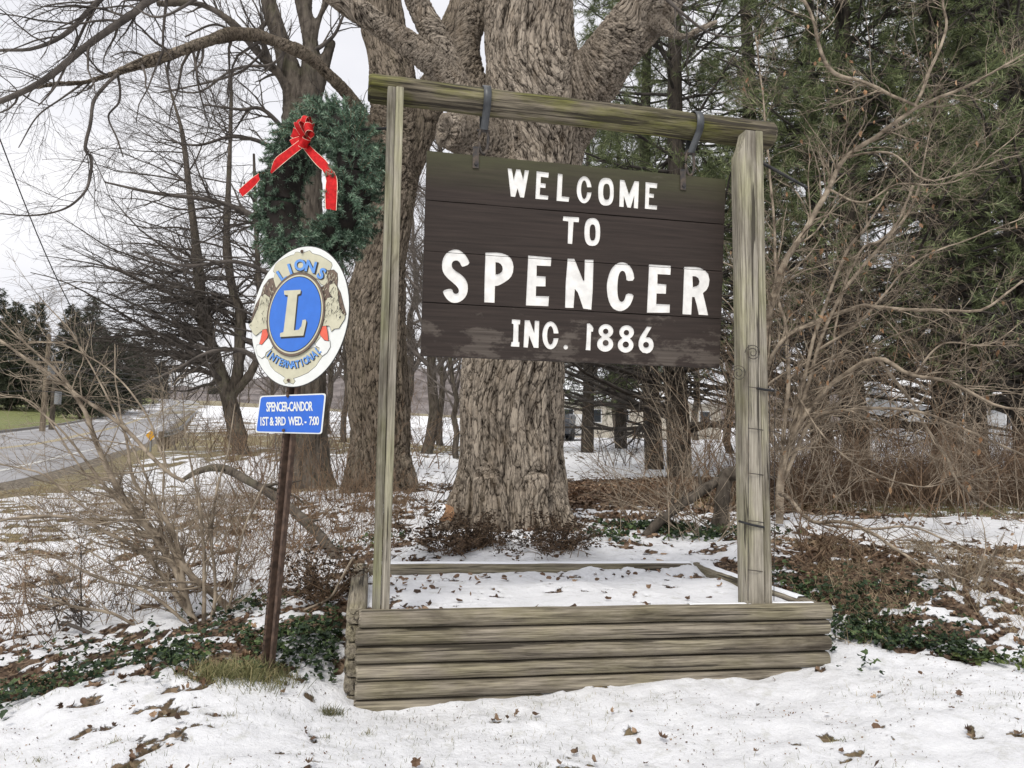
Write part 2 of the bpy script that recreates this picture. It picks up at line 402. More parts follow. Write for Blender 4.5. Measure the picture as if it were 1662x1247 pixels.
def terr(X, Y):
    X = np.atleast_1d(np.asarray(X, float)).ravel(); Y = np.atleast_1d(np.asarray(Y, float)).ravel(); o = np.empty(len(X))
    for s in range(0, len(X), 20000):
        x = X[s:s + 20000]; y = Y[s:s + 20000]
        d = np.sqrt((x[:, None] - _ctl[:, 0]) ** 2 + (y[:, None] - _ctl[:, 1]) ** 2)
        o[s:s + 20000] = _k(d) @ _W[:_n] + _W[_n] + _W[_n + 1] * x + _W[_n + 2] * y
    # keep the ground under the road
    c = rC
    big = np.hypot(X, Y) < 320
    idx = np.where(big & (X < 0))[0]
    for s in range(0, len(idx), 20000):
        j = idx[s:s + 20000]
        d = np.sqrt((X[j, None] - c[:, 0]) ** 2 + (Y[j, None] - c[:, 1]) ** 2); q = d.argmin(1); dm = d.min(1)
        wgt = np.clip((ROADW / 2 + 2.2 - dm) / 1.8, 0, 1); wgt = wgt * wgt * (3 - 2 * wgt)
        o[j] = o[j] * (1 - wgt) + np.where(wgt > 0, c[q, 2] - .06, 0) * wgt
    return o
def gz(x, y): return float(terr([x], [y])[0])

# snow cover: (x, y, cover, grass)
_cov = np.array([(-4, 1, .93, .5), (0, 1, .95, .5), (4, 1, .95, .5), (-2, 2.6, .91, .5), (0, 3, .94, .5), (2, 3, .95, .5), (.5, 3.5, .96, .5), (-1.1, 3.35, .85, .2), (-1.9, 3.35, .88, .2), (-2.6, 3.4, .84, .2),
                 (1.9, 3.75, .96, 0), (2.6, 3.5, .93, 0), (-1.2, 3.9, .5, 0), (-2, 3.9, .45, 0), (-2.8, 4.2, .55, 0), (-1, 4.5, .45, 0), (-2.2, 5.0, .66, 0), (-3.5, 5.5, .74, 0), (-2, 6.5, .7, 0),
                 (-4, 7, .66, .3), (-.9, 6.2, .55, 0), (-5, 8, .62, .6), (-6.2, 9.5, .58, .9), (-3.4, 9.5, .6, .6), (-4.5, 12, .72, .8), (-2.2, 9, .6, .1), (-5, 18, .97, .5), (-8, 16, .8, .9), (-7.5, 12.5, .6, 1), (-3, 16, .7, .5), (-9, 24, .25, 1), (-13, 35, .05, 1), (-7, 30, .2, 1),
                 (.2, 5.75, .93, 0), (1.4, 6, .6, 0), (0, 7, .5, 0), (2.4, 4.3, .45, 0), (3.1, 4.3, .55, 0), (2.3, 5.2, .12, 0), (3.5, 5.0, .22, 0), (3.6, 5.9, .5, 0), (2.6, 6.2, .25, 0), (1.7, 7.0, .5, 0), (3.2, 7.4, .88, 0), (5, 7.4, .92, 0), (7, 8.5, .93, 0), (2, 8.3, .55, 0),
                 (4, 9.6, .3, 1), (6, 9.9, .3, 1), (9, 10.5, .35, 1), (1.4, 10, .04, 0), (2.4, 12, .03, 0), (.9, 13, .1, 0), (4, 13, .1, 0), (8, 13, .2, 0), (2, 17.5, .78, 0), (4, 22, .9, 0), (0, 20, .9, 0), (10, 22, .9, .2), (15, 35, .9, 0), (0, 40, .93, 0), (5, 50, .9, 0), (30, 60, .8, 0)])
def cover(X, Y):
    o = np.empty((len(X), 2))
    for s in range(0, len(X), 20000):
        d2 = ((X[s:s + 20000, None] - _cov[:, 0]) ** 2 + (Y[s:s + 20000, None] - _cov[:, 1]) ** 2) / (1 + .002 * Y[s:s + 20000, None] ** 2) + .02
        w_ = d2 ** -2.2
        o[s:s + 20000] = (w_ @ _cov[:, 2:]) / w_.sum(1)[:, None]
    return o[:, 0], o[:, 1]
def snowmask(X, Y):
    c, g = cover(X, Y)
    Z = np.zeros_like(X)
    n = .50 * fbm(np.stack([X * 3.6, Y * 5.0, Z], 1), 3, 5) + .50 * fbm(np.stack([X * 15, Y * 22, Z], 1), 3, 9, .65)
    n = np.clip((n - .5) * 2.5 + .5, 0, 1)
    s = np.clip((n - (1 - c)) / .16 + .5, 0, 1)
    return s, c, g

def axis(lo, hi, step, limlo, limhi, grow):
    a = list(np.arange(lo, hi + 1e-6, step)); st = step; v = hi
    while v < limhi: st *= grow; v += st; a.append(v)
    st = step; v = lo; b = []
    while v > limlo: st *= grow; v -= st; b.append(v)
    return np.array(b[::-1] + a)
gx = axis(-3.4, 3.4, .024, -900, 900, 1.032); gy = axis(2.4, 6.6, .024, -60, 1600, 1.024)
GX, GY = np.meshgrid(gx, gy); X = GX.ravel(); Y = GY.ravel()
Zt = terr(X, Y)
near = (np.abs(X) < 60) & (Y < 90) & (Y > -10)
S = np.full(len(X), .8); G = np.zeros(len(X)); Cv = np.full(len(X), .8)
s_, c_, g_ = snowmask(X[near], Y[near]); S[near] = s_; G[near] = g_; Cv[near] = c_
# the far side of the road: lawn and fields
_dr = np.sqrt((X[:, None] - rC[::3, 0][None]) ** 2 + (Y[:, None] - rC[::3, 1][None]) ** 2) if len(X) < 50000 else None
lawn = np.zeros(len(X))
jl = np.where((X < -2) & (Y > 5) & (Y < 700))[0]
for s in range(0, len(jl), 20000):
    j = jl[s:s + 20000]; d = np.sqrt((X[j, None] - rC[:, 0]) ** 2 + (Y[j, None] - rC[:, 1]) ** 2); q = d.argmin(1)
    side = (X[j] - rC[q, 0]) * rN[q, 0] + (Y[j] - rC[q, 1]) * rN[q, 1]
    far = (side > ROADW / 2) & (d.min(1) < 200)
    S[j] = np.where(far, .12 + .25 * fbm(np.stack([X[j] * .4, Y[j] * .4, 0 * X[j]], 1), 2, 3), S[j]); lawn[j] = np.where(far, 1, 0)
    nearedge = (side <= 0) & (d.min(1) < ROADW / 2 + 1.3); S[j] = np.where(nearedge, S[j] * .35, S[j]); G[j] = np.where(nearedge, 1, G[j])
farh = (Y > 140) & (lawn == 0); S[farh] = .35; G[farh] = 1
amp = np.clip((30 - np.hypot(X, Y)) / 20, 0, 1)
Zd = Zt + amp * (S * .022 + (fbm(np.stack([X * 1.6, Y * 1.6, 0 * X], 1), 2, 21) - .5) * .07 + (fbm(np.stack([X * 7, Y * 7, 0 * X], 1), 3, 23, .65) - .5) * .075 * (1.3 - S * .45) - .012)
Zd += np.clip((np.hypot(X, Y) - 350) / 900, 0, 1) * 0
ni, nj = GX.shape; idx = np.arange(ni * nj).reshape(ni, nj)
F = np.stack([idx[:-1, :-1], idx[:-1, 1:], idx[1:, 1:], idx[1:, :-1]], -1).reshape(-1, 4)
link('ground', mesh_np('ground', np.stack([X, Y, Zd], 1), [F], True, {'snow': S, 'grass': G, 'lawn': lawn}), M_GROUND, kind='structure', label='snowy leaf strewn sloping ground')

SNOWG = S.reshape(GX.shape).copy()
# ------------------------------------------------------------------ road with markings
def ribbon(name, A, B, mat, lift, **kw):
    A = A + [0, 0, lift]; B = B + [0, 0, lift]; n = len(A)
    V = np.concatenate([A, B]); i = np.arange(n - 1)
    return link(name, mesh_np(name, V, [np.stack([i, i + 1, n + i + 1, n + i], 1)[:, ::-1]], True), mat, **kw)
m, t, b = new_mat('asphalt')
n1 = ramp(t, noise_n(t, 40, (1, 1, 1), 4), [(.3, (.25, .245, .25)), (.7, (.33, .325, .335))]); n2 = ramp(t, noise_n(t, .8, (1, 1, 1), 4), [(.35, (.8, .8, .8)), (.65, (1.15, 1.15, 1.15))])
mm = t.nodes.new('ShaderNodeMix'); mm.data_type = 'RGBA'; mm.blend_type = 'MULTIPLY'; mm.inputs[0].default_value = 1
t.links.new(n1.outputs[0], mm.inputs['A']); t.links.new(n2.outputs[0], mm.inputs['B']); t.links.new(mm.outputs['Result'], b.inputs['Base Color']); b.inputs['Roughness'].default_value = .55
M_ASPH = m
M_CURB = paint('curb_concrete', (.24, .23, .215), .85, .25)
M_LINE = paint('road_paint', (.62, .62, .60), .6, .2); M_YEL = paint('yellow_paint', (.48, .38, .16), .6, .2)
ribbon('road', rP, rL, M_ASPH, 0, kind='structure', label='grey asphalt road climbing to a crest')
ribbon('gravel_shoulder', rP - rN * 1.1 - [0, 0, .16], rP - rN * .0, simple('gravel', (.07, .06, .045), (.26, .22, .17), 22, bmp=.5, bd=.02, detail=6), -.004, kind='structure', label='brown gravel shoulder along the near edge of the road')
ribbon('edge_line', rP + rN * .9, rP + rN * 1.04, M_LINE, .005, kind='structure', label='white edge line on the near side of the road')
ribbon('edge_line', rP + rN * (ROADW - .55), rP + rN * (ROADW - .43), M_LINE, .005, kind='structure', label='white edge line on the far side of the road')
ribbon('centre_line', rC + rN * .05, rC + rN * .16, M_YEL, .005, kind='structure', label='yellow centre line of the road')
ribbon('centre_line', rC - rN * .16, rC - rN * .05, M_YEL, .005, kind='structure', label='yellow centre line of the road')
# kerb on the far side
kb = Buf(); a = rL[:110]; o2 = rN[:110]
ring = np.stack([a - [0, 0, .1], a + [0, 0, .13], a + o2 * .18 + [0, 0, .13], a + o2 * .18 - [0, 0, .1]], 1)
q = np.arange(110 * 4).reshape(110, 4); kb.add(ring, np.stack([q[:-1], np.roll(q[:-1], -1, 1), np.roll(q[1:], -1, 1), q[1:]], -1).reshape(-1, 4))
link('kerb', kb.mesh('kerb', False), M_CURB, kind='structure', label='low concrete kerb along the far side of the road')

# ------------------------------------------------------------------ far hills
M_HILL = simple('bare_wooded_hill', (.10, .085, .08), (.24, .21, .20), .12, (1, 1, .5), bmp=0, detail=8)
def hill(name, pts, Yd, depth, label):
    top = np.array([at(x, y, Yd) for x, y in pts]); P, _ = resample(top, np.zeros(len(top)), 240)
    P[:, 2] += (fbm(np.stack([P[:, 0] * .12, P[:, 0] * 0, P[:, 0] * 0], 1), 4, 31) - .5) * Yd * .008
    bot = P - [0, depth, 0]; bot[:, 2] = 2; back = P + [0, depth, 0]; back[:, 2] = 2
    rows = [bot, P * .5 + bot * .5 + [0, 0, 3], P, back]; n = len(P); V = np.concatenate(rows); i = np.arange(n - 1)
    F = np.concatenate([np.stack([i, i + 1, n + i + 1, n + i], 1) + k * n for k in range(3)])
    return link(name, mesh_np(name, V, [F]), M_HILL, kind='structure', label=label)
hill('hill', [(-700, 600), (0, 615), (300, 628), (420, 612), (560, 608), (700, 600), (900, 615), (1300, 640), (2300, 600)], 520, 120, 'distant low wooded hill across the valley')
hill('hill', [(-900, 560), (-300, 590), (100, 630), (250, 640), (420, 640), (560, 655), (800, 655), (1100, 660), (1662, 655), (2600, 640)], 300, 60, 'nearer low wooded rise behind the trees')

# ------------------------------------------------------------------ timber helpers
def frame_mat(org, Xd, Zd, parent=None):
    X = nrm(np.asarray(Xd, float)); Z = np.asarray(Zd, float); Y = nrm(np.cross(Z, X)); Z = np.cross(X, Y)
    o = np.asarray(org, float) - (np.array(parent.location) if parent else 0)
    return Matrix(((X[0], Y[0], Z[0], o[0]), (X[1], Y[1], Z[1], o[1]), (X[2], Y[2], Z[2], o[2]), (0, 0, 0, 1)))
def bar_mesh(name, L, sec, amp=.003, nseg=26, seed=0, endround=.012, shape=None):
    """sec: (k,2) closed section in local y,z; extruded along local x with small irregularities"""
    sec = np.asarray(sec, float); k = len(sec); xs = np.linspace(0, L, nseg)
    xs = np.concatenate([[0, endround], xs[1:-1], [L - endround, L]]); sc = np.ones(len(xs)); sc[0] = sc[-1] = .88
    V = np.zeros((len(xs), k, 3)); V[:, :, 0] = xs[:, None]; V[:, :, 1:] = sec[None] * sc[:, None, None]
    if shape is not None: V = shape(V)
    P = V.reshape(-1, 3)
    N = np.stack([fbm(P * [2.5, 14, 14] + seed * 7.1 + 50 * c, 3, seed + c) - .5 for c in range(3)], 1)
    P = P + N * amp * 2 * [1, 1, 1]
    n = len(xs); q = np.arange(n * k).reshape(n, k)
    F = np.stack([q[:-1], np.roll(q[:-1], -1, 1), np.roll(q[1:], -1, 1), q[1:]], -1).reshape(-1, 4)
    V = np.vstack([P, P[:k].mean(0), P[-k:].mean(0)]); i = np.arange(k); a = n * k
    T = np.concatenate([np.stack([(i + 1) % k, i, 0 * i + a], 1), np.stack([i + (n - 1) * k, (i + 1) % k + (n - 1) * k, 0 * i + a + 1], 1)])
    me = mesh_np(name, V, [F[:, ::-1], T[:, ::-1]], True)
    return me
def rrect(w_, h_, r, n=3, bulge=0.0):
    o = []
    for cx, cy, a0 in ((1, 1, 0), (-1, 1, 90), (-1, -1, 180), (1, -1, 270)):
        for j in range(n + 1):
            a = radians(a0 + 90 * j / n); o.append((cx * (w_ / 2 - r) + r * cos(a), cy * (h_ / 2 - r) + r * sin(a)))
    o = np.array(o)
    return o
def sharp(o, ang=35):
    me = o.data
    try: me.set_sharp_from_angle(angle=radians(ang))
    except Exception: pass
    return o

# ------------------------------------------------------------------ timber planter box
planter = empty('planter_box', PL(1.25, .8, .35), 'raised planter of stacked grey landscape timbers under the hanging sign', 'planter')
TH = .083
def timber(p0, p1, name='timber', seed=0, wd=.10):
    L = float(np.linalg.norm(p1 - p0)); r_ = np.random.default_rng(seed)
    me = bar_mesh(name, L, rrect(wd, TH - .004, .032, 4), .004, 30, seed)
    o = link(name, me, M_TIMBER, planter, mw=frame_mat(p0, p1 - p0, ZZ, planter)); sharp(o, 50)
    return o
for r_ in range(6):
    z = PTOP - TH * (r_ + .5); du = [-.0, -.012, -.012, -.006, -.008, -.012][r_]; dr = [0, -.012, -.01, -.02, -.02, -.02][r_]
    timber(PL(du, .05 + .004 * (r_ % 2), z), PL(2.5 + dr, .05 + .004 * (r_ % 2), z - .026), seed=r_ + 1)
    timber(PL(-.012, .10, z), PL(-.012 - .0, 1.62, z), seed=20 + r_, wd=.105)
    timber(PL(2.44, .106, z - .026), PL(2.44, 1.62, z - .026), seed=30 + r_)
    if r_ < 2: timber(PL(.045, 1.57, z), PL(2.385, 1.57, z - .024), seed=40 + r_)
# snow caps on the rails
def snowstrip(p0, p1, wd, seed, th=.012):
    n = 90; t = np.linspace(0, 1, n)[:, None]; C = p0 + (p1 - p0) * t; d = nrm(p1 - p0); s = np.cross(ZZ, d)
    wv = wd * np.clip(.35 + 1.3 * (fbm(np.stack([t[:, 0] * 9, 0 * t[:, 0], 0 * t[:, 0] + seed], 1), 3, seed) - .25), .04, 1)[:, None]
    sh = (fbm(np.stack([t[:, 0] * 12, 0 * t[:, 0], 0 * t[:, 0] + seed + 5], 1), 2, seed) - .5)[:, None] * wd * .3
    rows = [C + s * (sh - wv / 2), C + s * (sh - wv * .35) + ZZ * th, C + s * (sh + wv * .35) + ZZ * th, C + s * (sh + wv / 2)]
    V = np.stack(rows, 1); q = np.arange(n * 4).reshape(n, 4)
    F = np.stack([q[:-1, :-1], q[1:, :-1], q[1:, 1:], q[:-1, 1:]], -1).reshape(-1, 4)
    o = np.array(planter.location)
    link('snow_cap', mesh_np('snow_cap', V.reshape(-1, 3) - o, [F]), M_SNOW, planter)
snowstrip(PL(.1, 1.58, PTOP - .002), PL(2.38, 1.58, PTOP - .028), .075, 3)
snowstrip(PL(2.44, .2, PTOP - .03), PL(2.44, 1.5, PTOP - .03), .06, 5)
snowstrip(PL(1.7, .07, PTOP - .022), PL(2.42, .07, PTOP - .029), .035, 7, .006)
# snow and soil in the box
n = 130; uu, vv = np.meshgrid(np.linspace(.02, 2.41, 2 * n), np.linspace(.085, 1.54, n)); U_ = uu.ravel(); V_ = vv.ravel()
nn = np.clip((.6 * fbm(np.stack([U_ * 5, V_ * 5, 0 * U_], 1), 3, 61) + .4 * fbm(np.stack([U_ * 20, V_ * 20, 0 * U_], 1), 2, 62) - .5) * 2.5 + .5, 0, 1)
cv = .95 - .5 * np.exp(-((U_ - .14) ** 2 / .02 + (V_ - .35) ** 2 / .12)) - .32 * np.exp(-((U_ - .6) ** 2 / .05 + (V_ - .3) ** 2 / .05)) - .3 * np.exp(-((U_ - 2.2) ** 2 / .03 + (V_ - 1.3) ** 2 / .04)) - .25 * np.exp(-((U_ - 2.12) ** 2 / .01 + (V_ - .1) ** 2 / .02)) - .25 * np.exp(-((U_ - .3) ** 2 / .1 + (V_ - 1.3) ** 2 / .02))
S2 = np.clip((nn - (1 - cv)) / .12 + .5, 0, 1)
Zs = .745 - .024 * V_ + .0 * np.sin(V_ * 2) + (fbm(np.stack([U_ * 3, V_ * 3, 0 * U_], 1), 3, 64) - .5) * .07 + S2 * .022 - .01 * U_ + .02 * (V_ > 1.2) * (V_ - 1.2)
PW = np.stack([A0[0] + AX[0] * U_ + BK[0] * V_, A0[1] + AX[1] * U_ + BK[1] * V_, Zs], 1)
q = np.arange(len(U_)).reshape(uu.shape); F = np.stack([q[:-1, :-1], q[:-1, 1:], q[1:, 1:], q[1:, :-1]], -1).reshape(-1, 4)
link('planter_snow', mesh_np('planter_snow', PW, [F], True, {'snow': S2, 'grass': 0 * S2, 'lawn': 0 * S2}), M_GROUND, kind='stuff', label='snow and dark soil filling the timber planter')

# ------------------------------------------------------------------ sign frame: posts, crossbeam, straps
frame = empty('sign_frame', PL(1.1, .12, .8), 'weathered post and log frame standing in the planter', 'sign frame')
def board(name, u0, u1, v0, v1, z0, z1, mat, seed, parent=frame, lab=None, shape=None):
    uc, vc = (u0 + u1) / 2, (v0 + v1) / 2; L = z1 - z0
    me = bar_mesh(name, L, rrect(u1 - u0, v1 - v0, .006, 2), .002, 40, seed, .004, shape)
    # local x = up, local y = AX direction... build frame: X up, Z = towards viewer
    o = link(name, me, mat, parent, mw=frame_mat(PL(uc, vc, z0), ZZ, -BK, parent), label=lab); sharp(o, 40); return o
M_POSTD = wood_mat('post_wood_dark', (.10, .09, .072), (.34, .315, .26), (.85, .92, .62), .8, .9, .37)
# local axes: X=ZZ, Y=cross(Z=-BK, X=ZZ), so section is (AX-ish, depth)
def lp(u0, u1, v0, v1): return u0, u1, v0, v1
for (u0, u1, z1, mt, sd) in ((.060, .1015, 3.452, M_POSTD, 3), (.1035, .144, 3.455, M_POST, 4)):
    board('post_board', u0, u1, .062, .150, .55, z1, mt, sd)
def notch(V):
    # trim the outer corner of the top so the log sits in a curved shoulder
    L = V[:, :, 0].max(); top = np.clip((V[:, :, 0] - (L - .16)) / .16, 0, 1)
    left = V[:, :, 1] * SGN
    lim = -.0575 + .052 * np.clip((top - .38) / .3, 0, 1) ** .6
    V[:, :, 1] = np.where(left < lim, lim, left) * SGN
    return V
_X = ZZ; _Yd = nrm(np.cross(-BK, _X)); SGN = 1.0 if np.dot(_Yd, AX) > 0 else -1.0
board('post_board', 2.022, 2.130, .055, .150, .55, 3.41, M_POST, 8, shape=notch)
board('post_board', 2.133, 2.176, .057, .150, .55, 3.413, M_POST, 9)
LB = PL(0, .232, 0)
l0 = onplane(598, 144, LB, BK); l1 = onplane(1252, 221, LB, BK); l0 = l0 - AX * .0
sec = np.array([(cos(a), sin(a)) for a in np.arange(28) * 2 * pi / 28]) * .0765
def logshape(V):
    P = V.reshape(-1, 3); r = np.hypot(P[:, 1], P[:, 2]) + 1e-9
    d = (fbm(P * [1.1, 6, 6], 3, 77) - .5) * .022 + (fbm(P * [3, 60, 60], 3, 78) - .5) * .012
    P[:, 1:] *= ((r + d) / r)[:, None]; return P.reshape(V.shape)
lg = link('crossbeam', bar_mesh('crossbeam', float(np.linalg.norm(l1 - l0)), sec, .004, 150, 5, .02, logshape), M_LOG, frame, mw=frame_mat(l0, l1 - l0, ZZ, frame)); sharp(lg, 50)
def logp(px):
    c = (px - 598) / (1252 - 598); return l0 + (l1 - l0) * c
def strip_loop(path, wd, th, dirv):
    """flat iron strip following path, width along dirv"""
    path = np.array(path); n = len(path); T = nrm(np.gradient(path, axis=0)); dirv = nrm(np.asarray(dirv)); N = nrm(np.cross(T, dirv))
    r = np.stack([path + dirv * wd / 2 + N * th / 2, path - dirv * wd / 2 + N * th / 2, path - dirv * wd / 2 - N * th / 2, path + dirv * wd / 2 - N * th / 2], 1)
    q = np.arange(n * 4).reshape(n, 4); F = np.stack([q[:-1], np.roll(q[:-1], -1, 1), np.roll(q[1:], -1, 1), q[1:]], -1).reshape(-1, 4)
    b = Buf(); b.add(r, F); b.add(r[0], [[0, 1, 2, 3]]); b.add(r[-1], [[3, 2, 1, 0]]); return b
M_STRAP = simple('strap_iron', (.03, .034, .038), (.085, .09, .095), 12, rough=.45, spec=.5, bmp=.1, metal=.2)
# sign plane
SV = .215
SP = PL(0, SV, 0)
cTL, cTR, cBL, cBR = [onplane(x, y, SP, BK) for x, y in ((693, 245), (1178, 291), (683, 577), (1168, 597))]
SX = AX; SN = -BK
def s2(x, y):                                   # photo pixel on the sign face -> local (u, z) from its top left corner
    p = onplane(x, y, SP, BK) - cTL; return np.array([p @ AX, p[2]])
sign = empty('welcome_sign', cTL, 'dark brown plank sign with white WELCOME TO SPENCER lettering hanging from the log', 'sign')
def SM(off=0.0): return frame_mat(cTL + SN * off, AX, ZZ, sign)      # local x = right, y = back (+BK), z = up
for px, sh in ((770, 0), (1112, -.004)):
    c = logp(px + 4); R_ = .086
    a = np.radians(np.linspace(-38, 218, 34)); pth = [c + (-BK) * (R_ * cos(q_)) * 1.0 + ZZ * R_ * sin(q_) for q_ in a]
    tip = c - ZZ * .165 - AX * (.006 if px < 900 else .03)
    pf = [tip + SN * .016 + (p - tip - SN * .016) * k for k in (0, .35, .7) for p in [pth[0]]]
    pb = [pth[-1] + (tip - SN * .016 - pth[-1]) * k for k in (.3, .65, 1)]
    path = np.array(pf + pth + pb); b = strip_loop(path, .042, .005, AX)
    link('strap', b.mesh('strap', True, frame.location), M_STRAP, frame); 
    b = Buf(); q_ = np.linspace(0, 2 * pi, 25); 
    zt = tip[2] - .045
    ringp = np.array([tip - ZZ * .055 + AX * .026 * cos(k) + ZZ * .078 * sin(k) for k in q_]); b.tubes(ringp, np.full(25, .0085), 8)
    bt = Buf(); bt.tubes(np.array([tip - AX * .035, tip + AX * .035]), np.array([.007, .007]), 8, cap=True)
    link('bolt', bt.mesh('bolt', True, frame.location), M_IRON, frame)
    link('shackle', b.mesh('shackle', True, sign.location), M_IRON, sign)
    b = Buf(); bx = px + 2 if px < 900 else px - 4; p = s2(bx, 256 if px < 900 else 292)
    tp = cTL + AX * p[0] + ZZ * p[1]
    b.box((-.017, -.007, -.062), (.017, -.001, .06)); b.tubes(np.array([[0, -.006, -.04], [0, -.014, -.04]]), np.array([.008, .006]), 8, cap=True)
    link('bracket', b.mesh('bracket', False), M_IRON, sign, mw=frame_mat(tp + SN * .001, AX, ZZ, sign))

# ------------------------------------------------------------------ the sign board: four planks with routed letters
def smooth_loop(p, it=1):
    p = np.array(p, float)
    for _ in range(it):
        q = np.roll(p, -1, 0); p = np.stack([p * .75 + q * .25, p * .25 + q * .75], 1).reshape(-1, 2)
    return p
def ell(cx, cy, rx, ry, n=26, a0=0, a1=360): return [(cx + rx * cos(radians(a)), cy + ry * sin(radians(a))) for a in np.linspace(a0, a1, n, endpoint=(a1 - a0) != 360)]
def slo(cx, cy, rx, ry, n=28, e=2.6):           # superellipse
    return [(cx + rx * np.sign(cos(a)) * abs(cos(a)) ** (2 / e), cy + ry * np.sign(sin(a)) * abs(sin(a)) ** (2 / e)) for a in np.arange(n) * 2 * pi / n]
def eight(cx1, cy1, rx1, ry1, cx2, cy2, rx2, ry2):
    c = np.array([(cx1 + cx2) / 2, (cy1 + ry1 + cy2 - ry2) / 2]); o = []
    for a in np.arange(40) * 2 * pi / 40:
        d = np.array([cos(a), sin(a)]); best = 0
        for (x, y, rx, ry) in ((cx1, cy1, rx1, ry1), (cx2, cy2, rx2, ry2)):
            k = np.array([rx, ry]); q = (c - [x, y]) / k; e = d / k; A = e @ e; B = q @ e; Cc = q @ q - 1; D = B * B - A * Cc
            if D > 0: best = max(best, (-B + math.sqrt(D)) / A)
        o.append(tuple(c + d * best))
    return o
def ringC(cx, cy, rx, ry, w_, y1, y2):
    """C shape, open on the right between y1 and y2"""
    a1 = math.degrees(math.asin((y1 - cy) / ry)); a2 = math.degrees(math.asin((y2 - cy) / ry))
    outer = ell(cx, cy, rx, ry, 30, a2, 360 + a1); ri = (rx - w_, ry - w_ * .95)
    b1 = math.degrees(math.asin(max(-.95, (y1 - cy) / ri[1]))); b2 = math.degrees(math.asin(min(.95, (y2 - cy) / ri[1])))
    inner = ell(cx, cy, ri[0], ri[1], 24, b2, 360 + b1)
    return outer + inner[::-1]
C1 = lambda p: [(810 + x / 5.936, 260 + y / 5.936) for x, y in p]
C2 = lambda p: [(700 + x / 6.925, 390 + y / 6.925) for x, y in p]
C3 = lambda p: [(920 + x / 6.925, 400 + y / 6.925) for x, y in p]
C4 = lambda p: [(810 + x / 5.936, 500 + y / 5.936) for x, y in p]
